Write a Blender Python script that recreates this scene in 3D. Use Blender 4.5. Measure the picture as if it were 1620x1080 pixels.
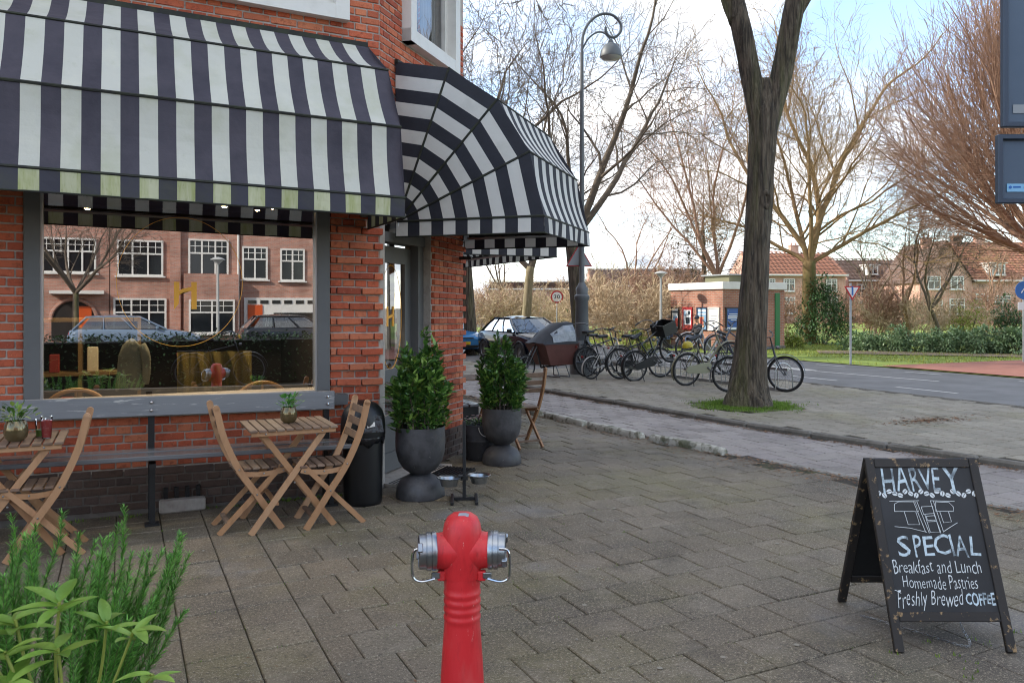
import bpy, bmesh, math, random
from math import sin, cos, pi, radians, sqrt, atan2
from mathutils import Vector as V, Matrix
random.seed(11)
S = bpy.context.scene
C = S.collection
for o in list(bpy.data.objects):
    bpy.data.objects.remove(o)

# ------------------------------------------------------------------ camera
cam = bpy.data.cameras.new('camera')
cam.lens, cam.sensor_width, cam.shift_y = 28.0, 36.0, -0.034
cam.clip_start, cam.clip_end = 0.05, 3000
co = bpy.data.objects.new('camera', cam)
co.location = (0, 0, 1.62)
co.rotation_euler = (radians(90), 0, radians(-26))
C.objects.link(co)
S.camera = co

# ------------------------------------------------------------------ sky and sun
SUN_EL, SUN_AZ = radians(32), atan2(-0.85, 0.53)      # azimuth from +y, clockwise towards +x
W = bpy.data.worlds.new('World')
S.world = W
W.use_nodes = True
wt = W.node_tree
wt.nodes.clear()
def wn(t, **k):
    n = wt.nodes.new(t)
    for a, b in k.items():
        setattr(n, a, b)
    return n
sky = wn('ShaderNodeTexSky', sky_type='NISHITA')
sky.sun_disc = False
sky.sun_elevation, sky.sun_rotation = SUN_EL, SUN_AZ
sky.air_density, sky.dust_density, sky.ozone_density = 1.0, 0.6, 1.5
tc = wn('ShaderNodeTexCoord')
sep = wn('ShaderNodeSeparateXYZ')
wt.links.new(tc.outputs['Generated'], sep.inputs[0])
def wm(op, a, b):
    n = wn('ShaderNodeMath', operation=op)
    for i, v in enumerate((a, b)):
        if isinstance(v, (int, float)):
            n.inputs[i].default_value = v
        else:
            wt.links.new(v, n.inputs[i])
    return n.outputs[0]
zz = wm('ADD', wm('MAXIMUM', sep.outputs[2], 0.0), 0.22)
cmb = wn('ShaderNodeCombineXYZ')
wt.links.new(wm('DIVIDE', sep.outputs[0], zz), cmb.inputs[0])
wt.links.new(wm('DIVIDE', sep.outputs[1], zz), cmb.inputs[1])
cmb.inputs[2].default_value = 3.7
nz = wn('ShaderNodeTexNoise')
nz.inputs['Scale'].default_value, nz.inputs['Detail'].default_value = 1.25, 9
nz.inputs['Roughness'].default_value, nz.inputs['Distortion'].default_value = 0.56, 0.25
wt.links.new(cmb.outputs[0], nz.inputs['Vector'])
rp = wn('ShaderNodeValToRGB')
rp.color_ramp.elements[0].position, rp.color_ramp.elements[1].position = 0.405, 0.575
wt.links.new(nz.outputs['Fac'], rp.inputs[0])
nz2 = wn('ShaderNodeTexNoise')
nz2.inputs['Scale'].default_value, nz2.inputs['Detail'].default_value = 2.6, 6
wt.links.new(cmb.outputs[0], nz2.inputs['Vector'])
rc = wn('ShaderNodeValToRGB')
rc.color_ramp.elements[0].position, rc.color_ramp.elements[1].position = 0.3, 0.62
rc.color_ramp.elements[0].color = (1.75, 1.9, 2.15, 1)
rc.color_ramp.elements[1].color = (4.4, 4.4, 4.42, 1)
wt.links.new(nz2.outputs['Fac'], rc.inputs[0])
mx = wn('ShaderNodeMix', data_type='RGBA')
wt.links.new(rp.outputs[0], mx.inputs[0])
wt.links.new(sky.outputs[0], mx.inputs[6])
wt.links.new(rc.outputs[0], mx.inputs[7])
bg = wn('ShaderNodeBackground')
bg.inputs['Strength'].default_value = 0.15
wt.links.new(mx.outputs[2], bg.inputs[0])
wo = wn('ShaderNodeOutputWorld')
wt.links.new(bg.outputs[0], wo.inputs[0])

sl = bpy.data.lights.new('sun', 'SUN')
sl.energy, sl.angle, sl.color = 2.2, radians(0.6), (1.0, 0.93, 0.82)
so = bpy.data.objects.new('sun', sl)
sd = V((sin(SUN_AZ) * cos(SUN_EL), cos(SUN_AZ) * cos(SUN_EL), sin(SUN_EL)))
so.rotation_euler = sd.to_track_quat('Z', 'Y').to_euler()
so.location = (0, 0, 30)
C.objects.link(so)

S.view_settings.view_transform, S.view_settings.look = 'Standard', 'None'
S.view_settings.exposure, S.view_settings.gamma = 1.62, 1.0
S.render.engine = 'CYCLES'
S.cycles.filter_width = 1.1
S.cycles.max_bounces, S.cycles.transparent_max_bounces = 7, 12
S.cycles.caustics_reflective = S.cycles.caustics_refractive = False

# ------------------------------------------------------------------ helpers
def link(o):
    C.objects.link(o)
    return o
def tag(o, label=None, cat=None, group=None, kind=None):
    if label: o['label'] = label
    if cat: o['category'] = cat
    if group: o['group'] = group
    if kind: o['kind'] = kind
    return o
def thing(name, label, cat, loc=(0, 0, 0), rz=0, group=None):
    o = link(bpy.data.objects.new(name, None))
    o.empty_display_size = .1
    o.location, o.rotation_euler = loc, (0, 0, rz)
    return tag(o, label, cat, group)
KIDS = {}
def par(o, p):
    if p is not None:
        o.parent = p
        KIDS.setdefault(p.name, []).append(o)
    return o
def dup(o, parent=None):
    c = link(o.copy())
    par(c, parent)
    for k in KIDS.get(o.name, []):
        dup(k, c)
    return c

class MB:
    """collects shapes; build() links them as one mesh object"""
    def __init__(s):
        s.v, s.f, s.m, s.cur = [], [], [], 0
    def add(s, vs, fs):
        b = len(s.v)
        s.v.extend(vs)
        for f in fs:
            s.f.append([b + i for i in f])
            s.m.append(s.cur)
    def box(s, c, d, R=None, bev=0):
        x, y, z = d[0] / 2, d[1] / 2, d[2] / 2
        if bev:
            k = bev
            vs = []
            for (sx, sy, sz) in [(a, b, e) for a in (-1, 1) for b in (-1, 1) for e in (-1, 1)]:
                vs += [(sx * x, sy * (y - k), sz * (z - k)), (sx * (x - k), sy * y, sz * (z - k)), (sx * (x - k), sy * (y - k), sz * z)]
            I = {k_: i for i, k_ in enumerate([(a, b, e) for a in (-1, 1) for b in (-1, 1) for e in (-1, 1)])}
            q = lambda a, ax: I[a] * 3 + ax
            fs = []
            for ax in range(3):
                o1, o2 = [(1, 2), (2, 0), (0, 1)][ax]
                for sg in (-1, 1):
                    ring = []
                    for (p, r) in ((-1, -1), (1, -1), (1, 1), (-1, 1)):
                        a = [0, 0, 0]; a[ax] = sg; a[o1] = p; a[o2] = r
                        ring.append(q(tuple(a), ax))
                    fs.append(ring if sg > 0 else ring[::-1])
            for ax in range(3):
                o1, o2 = [(1, 2), (2, 0), (0, 1)][ax]
                for p in (-1, 1):
                    for r in (-1, 1):
                        a = [0, 0, 0]; b = [0, 0, 0]
                        a[ax], b[ax] = -1, 1; a[o1] = b[o1] = p; a[o2] = b[o2] = r
                        f = [q(tuple(a), o1), q(tuple(b), o1), q(tuple(b), o2), q(tuple(a), o2)]
                        fs.append(f if p * r < 0 else f[::-1])
            for a in I:
                f = [q(a, 0), q(a, 1), q(a, 2)]
                fs.append(f if a[0] * a[1] * a[2] > 0 else f[::-1])
        else:
            vs = [(a * x, b * y, e * z) for a in (-1, 1) for b in (-1, 1) for e in (-1, 1)]
            fs = [(0, 1, 3, 2), (4, 6, 7, 5), (0, 4, 5, 1), (2, 3, 7, 6), (0, 2, 6, 4), (1, 5, 7, 3)]
        c = V(c)
        s.add([(R @ V(p) if R else V(p)) + c for p in vs], fs)
        return s
    def bar(s, a, b, w, h, up=(0, 0, 1), bev=0):
        """a rectangular bar from a to b: w across, h along up"""
        a, b = V(a), V(b)
        x = (b - a).normalized()
        y = V(up).cross(x).normalized()
        z = x.cross(y)
        s.box((a + b) / 2, ((b - a).length, w, h), Matrix((x, y, z)).transposed(), bev)
        return s
    def tube(s, pts, r, n=8, cap=True, closed=False):
        pts = [V(p) for p in pts]
        N = len(pts)
        rs = r if isinstance(r, (list, tuple)) else [r] * N
        base = len(s.v)
        u = None
        for i, p in enumerate(pts):
            if closed:
                t = pts[(i + 1) % N] - pts[i - 1]
            else:
                t = pts[min(i + 1, N - 1)] - pts[max(i - 1, 0)]
            t = t.normalized() if t.length > 1e-9 else V((0, 0, 1))
            if u is None:
                u = t.orthogonal().normalized()
            else:
                u = u - t * u.dot(t)
                u = u.normalized() if u.length > 1e-6 else t.orthogonal().normalized()
            w = t.cross(u)
            for k in range(n):
                a = 2 * pi * k / n
                s.v.append(p + (u * cos(a) + w * sin(a)) * rs[i])
        for i in range(N if closed else N - 1):
            for k in range(n):
                j = (i + 1) % N
                s.f.append([base + i * n + k, base + i * n + (k + 1) % n, base + j * n + (k + 1) % n, base + j * n + k])
                s.m.append(s.cur)
        if cap and not closed:
            s.f.append([base + k for k in range(n)][::-1]); s.m.append(s.cur)
            s.f.append([base + (N - 1) * n + k for k in range(n)]); s.m.append(s.cur)
        return s
    def lathe(s, prof, n=24, c=(0, 0, 0), axis='z', a0=0, a1=2 * pi, wob=0):
        c = V(c)
        full = abs(a1 - a0 - 2 * pi) < 1e-6
        m = n if full else n + 1
        vs = []
        for (r, z) in prof:
            for k in range(m):
                a = a0 + (a1 - a0) * k / n
                q = (r * cos(a), r * sin(a), z)
                if axis == 'x': q = (q[2], q[0], q[1])
                if axis == 'y': q = (q[1], q[2], q[0])
                vs.append(c + V(q))
        fs = []
        for i in range(len(prof) - 1):
            for k in range(n):
                k2 = (k + 1) % m
                fs.append((i * m + k, i * m + k2, (i + 1) * m + k2, (i + 1) * m + k))
        s.add(vs, fs)
        return s
    def prism(s, poly, depth, T):
        """polygon in local xy extruded by depth along local z, placed by the 4x4 T"""
        n = len(poly)
        vs = [T @ V((p[0], p[1], z)) for z in (0, depth) for p in poly]
        fs = [list(range(n))[::-1], [n + i for i in range(n)]]
        fs += [(i, (i + 1) % n, n + (i + 1) % n, n + i) for i in range(n)]
        s.add(vs, fs)
        return s
    def quad(s, a, b, c, d):
        s.add([V(a), V(b), V(c), V(d)], [(0, 1, 2, 3)])
        return s
    def leaf(s, p, d, up, L, w, fold=.25, curl=.15):
        d = V(d).normalized()
        side = d.cross(V(up))
        side = side.normalized() if side.length > 1e-4 else d.orthogonal().normalized()
        n = side.cross(d)
        p = V(p)
        m1, m2, t = p + d * L * .36 - n * fold * w * .3, p + d * L * .72 - n * (fold * w * .3 + curl * L * .3), p + d * L - n * curl * L
        h = w / 2
        s.add([p, m1, m2, t, m1 + side * h + n * fold * w * .5, m2 + side * h * .78 + n * fold * w * .4, m1 - side * h + n * fold * w * .5, m2 - side * h * .78 + n * fold * w * .4],
              [(0, 1, 4), (0, 6, 1), (1, 2, 5, 4), (1, 6, 7, 2), (2, 3, 5), (2, 7, 3)])
        return s
    def mesh(s, name, mats, smooth=False):
        me = bpy.data.meshes.new(name)
        me.from_pydata([tuple(p) for p in s.v], [], s.f)
        for m in (mats if isinstance(mats, (list, tuple)) else [mats]):
            me.materials.append(m)
        if any(s.m):
            me.polygons.foreach_set('material_index', s.m)
        if smooth:
            me.polygons.foreach_set('use_smooth', [True] * len(me.polygons))
            if smooth != 'all':
                me.set_sharp_from_angle(angle=radians(62 if smooth == 'soft' else 38))
        me.update()
        return me
    def build(s, name, mats, parent=None, smooth=False, loc=None, rz=None):
        o = link(bpy.data.objects.new(name, s.mesh(name, mats, smooth)))
        if loc is not None: o.location = loc
        if rz is not None: o.rotation_euler = (0, 0, rz)
        return par(o, parent)
def inst(name, me, parent, loc, rz=0, rx=0, ry=0):
    o = link(bpy.data.objects.new(name, me))
    o.location, o.rotation_euler = loc, (rx, ry, rz)
    return par(o, parent)
def arc(c, r, a0, a1, n, plane='xz'):
    out = []
    for i in range(n + 1):
        a = a0 + (a1 - a0) * i / n
        p, q = r * cos(a), r * sin(a)
        out.append(V(c) + V((p, 0, q) if plane == 'xz' else (p, q, 0) if plane == 'xy' else (0, p, q)))
    return out
def smooth_path(pts, k=4):
    """Catmull-Rom through pts"""
    P = [V(p) for p in pts]
    P = [P[0] * 2 - P[1]] + P + [P[-1] * 2 - P[-2]]
    out = []
    for i in range(1, len(P) - 2):
        for j in range(k):
            t = j / k
            a, b, c, d = P[i - 1], P[i], P[i + 1], P[i + 2]
            out.append(.5 * ((2 * b) + (c - a) * t + (2 * a - 5 * b + 4 * c - d) * t * t + (3 * b - a - 3 * c + d) * t ** 3))
    return out + [P[-2]]
R_ = random.uniform
G_ = random.gauss

# ------------------------------------------------------------------ materials
MATS = {}
def hexc(h):
    h = h.lstrip('#')
    q = [int(h[i:i + 2], 16) / 255 for i in (0, 2, 4)]
    return tuple((x / 12.92 if x < .04045 else ((x + .055) / 1.055) ** 2.4) for x in q) + (1,)
def col(c):
    return hexc(c) if isinstance(c, str) else (tuple(c) + (1,))[:4]
def mat(name, c, rough=.6, metal=0., rnd=None, over=(), bump=0., bs=60., bdist=.004, spec=.5, coat=0., trans=0., emit=0., coord='P', stretch=None, rvar=0.):
    """principled material; rnd: colours picked per object and island; over: (colour, scale, lo, hi, amount) noise layers"""
    m = bpy.data.materials.new(name)
    m.use_nodes = True
    t = m.node_tree
    p = t.nodes['Principled BSDF']
    p.inputs['Roughness'].default_value, p.inputs['Metallic'].default_value = rough, metal
    p.inputs['Specular IOR Level'].default_value = spec
    p.inputs['Coat Weight'].default_value = coat
    if coat: p.inputs['Coat Roughness'].default_value = .08
    geo = t.nodes.new('ShaderNodeNewGeometry')
    if coord == 'P':
        vec = geo.outputs['Position']
    else:
        tcn = t.nodes.new('ShaderNodeTexCoord')
        vec = tcn.outputs['Object']
    if stretch:
        mp = t.nodes.new('ShaderNodeMapping')
        mp.inputs['Scale'].default_value = stretch
        t.links.new(vec, mp.inputs[0])
        vec = mp.outputs[0]
    cur = None
    if rnd:
        oi = t.nodes.new('ShaderNodeObjectInfo')
        ad = t.nodes.new('ShaderNodeMath'); ad.operation = 'ADD'
        t.links.new(oi.outputs['Random'], ad.inputs[0]); t.links.new(geo.outputs['Random Per Island'], ad.inputs[1])
        fr = t.nodes.new('ShaderNodeMath'); fr.operation = 'FRACT'
        t.links.new(ad.outputs[0], fr.inputs[0])
        r = t.nodes.new('ShaderNodeValToRGB')
        el = r.color_ramp.elements
        while len(el) < len(rnd): el.new(.5)
        for i, q in enumerate(rnd):
            el[i].position = i / (len(rnd) - 1)
            el[i].color = col(q)
        t.links.new(fr.outputs[0], r.inputs[0])
        cur = r.outputs[0]
    for (oc, sc, lo, hi, amt) in over:
        n = t.nodes.new('ShaderNodeTexNoise')
        n.inputs['Scale'].default_value, n.inputs['Detail'].default_value, n.inputs['Roughness'].default_value = sc, 6, .62
        t.links.new(vec, n.inputs['Vector'])
        mr = t.nodes.new('ShaderNodeMapRange')
        mr.inputs[1].default_value, mr.inputs[2].default_value, mr.inputs[4].default_value = lo, hi, amt
        t.links.new(n.outputs['Fac'], mr.inputs[0])
        x = t.nodes.new('ShaderNodeMix'); x.data_type = 'RGBA'
        t.links.new(mr.outputs[0], x.inputs[0])
        if cur is None: x.inputs[6].default_value = col(c)
        else: t.links.new(cur, x.inputs[6])
        x.inputs[7].default_value = col(oc)
        cur = x.outputs[2]
    if cur is None: p.inputs['Base Color'].default_value = col(c)
    else: t.links.new(cur, p.inputs['Base Color'])
    if bump:
        n = t.nodes.new('ShaderNodeTexNoise')
        n.inputs['Scale'].default_value, n.inputs['Detail'].default_value = bs, 5
        t.links.new(vec, n.inputs['Vector'])
        b = t.nodes.new('ShaderNodeBump')
        b.inputs['Strength'].default_value, b.inputs['Distance'].default_value = bump, bdist
        t.links.new(n.outputs['Fac'], b.inputs['Height'])
        t.links.new(b.outputs[0], p.inputs['Normal'])
        if rvar:
            mr = t.nodes.new('ShaderNodeMapRange')
            mr.inputs[3].default_value, mr.inputs[4].default_value = rough - rvar, rough + rvar
            mr.inputs[1].default_value, mr.inputs[2].default_value = .3, .7
            n3 = t.nodes.new('ShaderNodeTexNoise'); n3.inputs['Scale'].default_value = 1.3; n3.inputs['Detail'].default_value = 5
            t.links.new(vec, n3.inputs['Vector'])
            t.links.new(n3.outputs['Fac'], mr.inputs[0]); t.links.new(mr.outputs[0], p.inputs['Roughness'])
    if trans:
        tr = t.nodes.new('ShaderNodeBsdfTranslucent')
        if cur is None: tr.inputs[0].default_value = col(c)
        else: t.links.new(cur, tr.inputs[0])
        ms = t.nodes.new('ShaderNodeMixShader')
        ms.inputs[0].default_value = trans
        t.links.new(p.outputs[0], ms.inputs[1]); t.links.new(tr.outputs[0], ms.inputs[2])
        t.links.new(ms.outputs[0], t.nodes['Material Output'].inputs[0])
    if emit:
        p.inputs['Emission Color'].default_value = col(c)
        p.inputs['Emission Strength'].default_value = emit
    MATS[name] = m
    return m
def glassmat(name, tint, refl, rough=0.0, tcol=(.85, .87, .86)):
    """thin pane: a mirror share set by refl plus fresnel, the rest seen through"""
    m = bpy.data.materials.new(name)
    m.use_nodes = True
    t = m.node_tree
    t.nodes.clear()
    g = t.nodes.new('ShaderNodeBsdfGlossy'); g.inputs['Roughness'].default_value = rough; g.inputs[0].default_value = col(tint)
    tr = t.nodes.new('ShaderNodeBsdfTransparent'); tr.inputs[0].default_value = col(tcol)
    fr = t.nodes.new('ShaderNodeFresnel'); fr.inputs[0].default_value = 1.5
    ad = t.nodes.new('ShaderNodeMath'); ad.operation = 'ADD'; ad.use_clamp = True
    ad.inputs[1].default_value = refl
    t.links.new(fr.outputs[0], ad.inputs[0])
    mi = t.nodes.new('ShaderNodeMixShader')
    t.links.new(ad.outputs[0], mi.inputs[0]); t.links.new(tr.outputs[0], mi.inputs[1]); t.links.new(g.outputs[0], mi.inputs[2])
    ou = t.nodes.new('ShaderNodeOutputMaterial')
    t.links.new(mi.outputs[0], ou.inputs[0])
    return m
def brickmat(name, c1, c2, mortar, bw=.22, bh=.066, ms=.011, axis='xz', bump=.35):
    """bonded brickwork for walls too far away to build brick by brick"""
    m = bpy.data.materials.new(name)
    m.use_nodes = True
    t = m.node_tree
    p = t.nodes['Principled BSDF']; p.inputs['Roughness'].default_value = .85
    geo = t.nodes.new('ShaderNodeNewGeometry')
    sp = t.nodes.new('ShaderNodeSeparateXYZ'); t.links.new(geo.outputs['Position'], sp.inputs[0])
    ad = t.nodes.new('ShaderNodeMath'); ad.operation = 'ADD'
    t.links.new(sp.outputs[0], ad.inputs[0]); t.links.new(sp.outputs[1], ad.inputs[1])
    cb = t.nodes.new('ShaderNodeCombineXYZ')
    t.links.new(sp.outputs[0] if axis == 'xz' else sp.outputs[1] if axis == 'yz' else ad.outputs[0], cb.inputs[0])
    t.links.new(sp.outputs[2], cb.inputs[1])
    b = t.nodes.new('ShaderNodeTexBrick')
    b.inputs['Color1'].default_value, b.inputs['Color2'].default_value, b.inputs['Mortar'].default_value = col(c1), col(c2), col(mortar)
    b.inputs['Scale'].default_value = 1
    b.inputs['Brick Width'].default_value, b.inputs['Row Height'].default_value, b.inputs['Mortar Size'].default_value = bw, bh, ms
    t.links.new(cb.outputs[0], b.inputs['Vector'])
    n = t.nodes.new('ShaderNodeTexNoise'); n.inputs['Scale'].default_value = 1.2; n.inputs['Detail'].default_value = 7
    t.links.new(geo.outputs['Position'], n.inputs['Vector'])
    mr = t.nodes.new('ShaderNodeMapRange'); mr.inputs[1].default_value, mr.inputs[2].default_value = .3, .7; mr.inputs[3].default_value, mr.inputs[4].default_value = .72, 1.25
    t.links.new(n.outputs['Fac'], mr.inputs[0])
    x = t.nodes.new('ShaderNodeMix'); x.data_type = 'RGBA'; x.blend_type = 'MULTIPLY'; x.inputs[0].default_value = 1
    t.links.new(b.outputs['Color'], x.inputs[6]); t.links.new(mr.outputs[0], x.inputs[7])
    t.links.new(x.outputs[2], p.inputs['Base Color'])
    bp = t.nodes.new('ShaderNodeBump'); bp.inputs['Strength'].default_value = bump; bp.inputs['Distance'].default_value = .01; bp.invert = True
    t.links.new(b.outputs['Fac'], bp.inputs['Height']); t.links.new(bp.outputs[0], p.inputs['Normal'])
    return m

m_brick = mat('red brick', '#9a4a34', .85, rnd=['#ab4e32', '#c26242', '#b65638', '#c9704c', '#9b4831', '#be5d3e', '#cc7c58', '#aa5235'],
              over=[('#74331f', 26, .52, .70, .65), ('#d8a184', 60, .60, .72, .5), ('#7a3a2c', 3, .45, .7, .3)], bump=.7, bs=90, bdist=.004)
m_brickd = mat('dark plinth brick', '#4a3a36', .85, rnd=['#4c3c36', '#604d45', '#463833', '#574339', '#65534b'],
               over=[('#2a2422', 20, .5, .7, .5), ('#7d6c60', 50, .6, .75, .35)], bump=.7, bs=90)
m_mortard = mat('dark plinth mortar', '#6f665f', .95, over=[('#57504a', 12, .45, .68, .6)], bump=.8, bs=120)
m_mortar = mat('mortar', '#b0a79e', .95, over=[('#8a8078', 12, .45, .68, .6), ('#c9c2ba', 40, .55, .7, .4)], bump=.8, bs=120)
m_bricktex = brickmat('red brickwork', '#9a4630', '#b65a3e', '#a0958b', axis='diag')
m_grey = mat('grey paint', '#636363', .5, over=[('#525253', 5, .45, .7, .35)], bump=.15, bs=30)
m_greyboard = mat('worn grey board paint', '#7d7e80', .55, over=[('#c9c6c0', 22, .60, .66, .75), ('#54555a', 4, .45, .7, .35)], stretch=(.22, 1, 2.2), bump=.3, bs=40)
m_white = mat('white paint', '#d9d6cf', .45, over=[('#b9b4aa', 6, .5, .75, .4)])
m_whiteline = mat('light aluminium edge', '#bdbfc1', .35, metal=.6)
m_black = mat('black metal', '#17181a', .45, over=[('#2a2a2b', 20, .5, .7, .4)])
m_steel = mat('brushed steel', '#a9acb0', .3, metal=1., bump=.06, bs=200, over=[('#8b8e92', 12, .45, .65, .5)])
m_chrome = mat('bright steel', '#c9ccd0', .16, metal=1.)
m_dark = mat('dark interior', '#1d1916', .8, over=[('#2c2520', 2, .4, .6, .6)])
m_glass = glassmat('window glass', (.98, .98, 1), .42)
m_glassd = glassmat('door glass', (.9, .92, .95), .16)
m_cglass = glassmat('car glass', (.9, .95, 1), .12, tcol=(.25, .3, .31))
m_pane = mat('far window pane', '#1c2226', .08, spec=.9)
m_wood = mat('oiled acacia', '#a87c58', .5, rnd=['#9c724e', '#b08663', '#a37955', '#b8906e'], over=[('#7d583a', 16, .5, .7, .45), ('#b8936c', 35, .56, .75, .3)], coord='O', stretch=(1, 1, .25), bump=.25, bs=60)
m_slat = mat('weathered slat', '#5f4738', .62, rnd=['#664e3f', '#77604f', '#836c5b', '#6d5644', '#8c7866'], over=[('#3a2a21', 14, .5, .7, .5), ('#b3a79b', 55, .64, .74, .5)], bump=.35, bs=60)
m_fdark = mat('anthracite awning cloth', '#45414b', .8, over=[('#534d56', 5, .4, .7, .6), ('#2d2b36', 2, .45, .65, .6), ('#5a5560', 70, .64, .76, .25)], trans=.12, bump=.5, bs=5, bdist=.03)
m_fwhite = mat('aged white awning cloth', '#cfcec2', .8, over=[('#adb088', 2.2, .50, .75, .5), ('#a5a984', 11, .62, .8, .4), ('#dad8c8', 5, .5, .7, .5)], trans=.18, bump=.5, bs=5, bdist=.03)
m_fgreen = mat('mossy valance cloth', '#c9c9a8', .85, over=[('#98a054', 5, .40, .7, .75), ('#6d7534', 40, .58, .75, .5)], stretch=(3, 3, .35), trans=.15)
m_fdarkv = mat('anthracite valance cloth', '#403f49', .85, over=[('#4e5040', 4, .45, .7, .5)], trans=.1)
m_nblack = mat('black awning cloth', '#25262f', .75, over=[('#33343f', 4, .4, .7, .5)], trans=.12, bump=.5, bs=4, bdist=.03)
m_nwhite = mat('white awning cloth', '#dedcd6', .75, over=[('#bdbbb2', 4, .5, .75, .45), ('#e0dfda', 12, .5, .7, .3)], trans=.22, bump=.5, bs=4, bdist=.03)
m_hem = mat('dark hem', '#191a16', .7, over=[('#2c311d', 8, .45, .6, .7)])
m_pot = mat('charcoal pot', '#3b3a3c', .55, over=[('#58575a', 4, .45, .68, .7), ('#262527', 13, .48, .66, .6), ('#8a8785', 26, .64, .72, .5), ('#6a5c4a', 3, .58, .75, .4)], bump=.35, bs=26, rvar=.12)
m_plastic = mat('black plastic', '#141517', .38, over=[('#1d1e20', 8, .5, .7, .5)])
m_bag = mat('black bin bag', '#15161a', .2, bump=.5, bs=18, bdist=.02)
m_soil = mat('soil', '#2a211a', .95, bump=.8, bs=60)
m_laurel = mat('laurel leaf', '#3f5a2c', .36, rnd=['#2f4c26', '#41642e', '#57823a', '#3a5c2a', '#6f9844', '#93ae52', '#4a7034', '#35552a'], over=[('#1f3319', 9, .5, .7, .3)], trans=.15, coat=.25)
m_bark = mat('bark', '#63584a', .95, over=[('#2b251f', 11, .40, .60, .9), ('#7d7466', 26, .55, .70, .7), ('#6f7440', 1.6, .50, .70, .5), ('#bfc1b6', 30, .70, .76, .6)], stretch=(1.6, 1.6, .16), bump=1., bs=15, bdist=.07)
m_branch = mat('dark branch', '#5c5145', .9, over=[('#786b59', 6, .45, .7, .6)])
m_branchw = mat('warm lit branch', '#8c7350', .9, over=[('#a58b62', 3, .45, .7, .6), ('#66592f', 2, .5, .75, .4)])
m_branchr = mat('reddish twig', '#8f705c', .9, over=[('#a58870', 3, .45, .7, .6)])
m_tan = mat('dry tan twig', '#a58a68', .9, rnd=['#a08a6c', '#b8a384', '#c7b496', '#958062'])
# ------------------------------------------------------------------ the corner cafe building
YF = 6.9
def sag(x): return -0.0174 * (x - 1.5)
bld = thing('brick_corner_building', 'red brick corner building with striped awnings and a large shop window', 'building', (0, 0, 0))
UX, NX = V((1, 0, 0)), V((0, -1, 0))
r2 = 1 / sqrt(2)
OC, UC, NC = V((2.06, YF, 0)), V((r2, r2, 0)), V((r2, -r2, 0))      # the cut-off corner with the door
OS, US, NS = V((3.432, 8.272, 0)), V((0, 1, 0)), V((1, 0, 0))       # the side street front
def wallbox(mb, O, u, n, u0, u1, z0, z1, d0=.01, d1=.3):
    a = O + u * ((u0 + u1) / 2) - n * ((d0 + d1) / 2) + V((0, 0, (z0 + z1) / 2))
    R = Matrix((u, -n, V((0, 0, 1)))).transposed()
    mb.box(a, (u1 - u0, d1 - d0, z1 - z0), R)
OF = V((0, YF, 0))
mw = MB()
for (O, u, n, q, k) in [
    (OF, UX, NX, (-1.3, 2.06, -.2, .335), 2), (OF, UX, NX, (-1.3, 2.06, .335, .9), 0), (OF, UX, NX, (-1.3, -.66, .9, 3.0), 0), (OF, UX, NX, (1.6, 2.06, .9, 3.0), 0),
    (OF, UX, NX, (-1.3, 2.06, 3.0, 3.6), 1), (OF, UX, NX, (-1.3, 2.06, 3.6, 4.1), 0), (OF, UX, NX, (1.76, 2.06, 4.1, 5.9), 0), (OF, UX, NX, (-1.3, -.1, 4.1, 5.9), 0),
    (OF, UX, NX, (-1.3, 2.06, 5.9, 10.5), 1), (OF, UX, NX, (-34, -1.3, -.2, 11.5), 1),
    (OC, UC, NC, (0, .1, -.2, 3.0), 0), (OC, UC, NC, (1.08, 1.93, -.2, .335), 2), (OC, UC, NC, (1.08, 1.93, .335, 3.0), 0), (OC, UC, NC, (0, 1.94, 2.85, 3.6), 1), (OC, UC, NC, (0, 1.94, 3.6, 4.12), 0),
    (OC, UC, NC, (0, .43, 4.12, 5.9), 0), (OC, UC, NC, (1.62, 1.94, 4.12, 5.9), 0), (OC, UC, NC, (0, 1.94, 5.9, 10.5), 1),
    (OS, US, NS, (0, 1.0, -.2, 10.5), 1), (OS, US, NS, (1.0, 4.2, -.2, .7), 1), (OS, US, NS, (1.0, 4.2, 2.7, 10.5), 1), (OS, US, NS, (4.2, 30, -.2, 10.5), 1)]:
    mw.cur = k
    wallbox(mw, O, u, n, *q)
mw.build('wall', [m_mortar, m_bricktex, m_mortard], bld)
rf = MB()
rf.prism([(-34, 6.7), (2.15, 6.7), (3.65, 8.2), (3.65, 38.4), (-34, 38.4)], .95, Matrix.Translation((0, 0, 10.5)))
rf.prism([(-34, 7.2), (-3.5, 7.2), (-3.5, 17), (-34, 17)], 3.2, Matrix.Translation((0, 0, 11.46)))  # unseen taller block, added to keep the mirrored hedge in shade
rf.build('roof', m_grey, bld)

BH, BP = .053, .0665
bricks = []
def lay(O, u, n, u0, ue, k0, k1, proud=None, dark=-1, cx=0):
    for k in range(k0, k1):
        pr = proud(k) if proud else 0
        u1 = ue + (.022 if pr else 0)
        L, off = (.2215, 0.0) if k % 2 == 0 else (.1108, .0554)
        if k % 4 == 2: off = .1108
        a = math.floor((u0 - off) / L) * L + off
        while a < u1:
            b0, b1 = max(a, u0), min(a + L, u1)
            a += L
            if b1 - b0 < .035: continue
            c = O + u * ((b0 + b1) / 2) + V((0, 0, k * BP + BP / 2))
            c.z += sag(c.x)
            bricks.append([c + n * (pr + R_(-.0025, .002)), atan2(u.y, u.x), (b1 - b0 - .0125), k < dark])
lay(OF, UX, NX, -1.25, 2.06, 0, 13, dark=5)
lay(OF, UX, NX, -1.25, -.665, 13, 44)
pk = lambda k: .028 if (k % 2 == 0 and k > 8) else 0
lay(OF, UX, NX, 1.605, 2.06, 13, 44, proud=pk)
lay(OC, UC, NC, 1.085, 1.93, 0, 44, proud=pk, dark=5)
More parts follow.
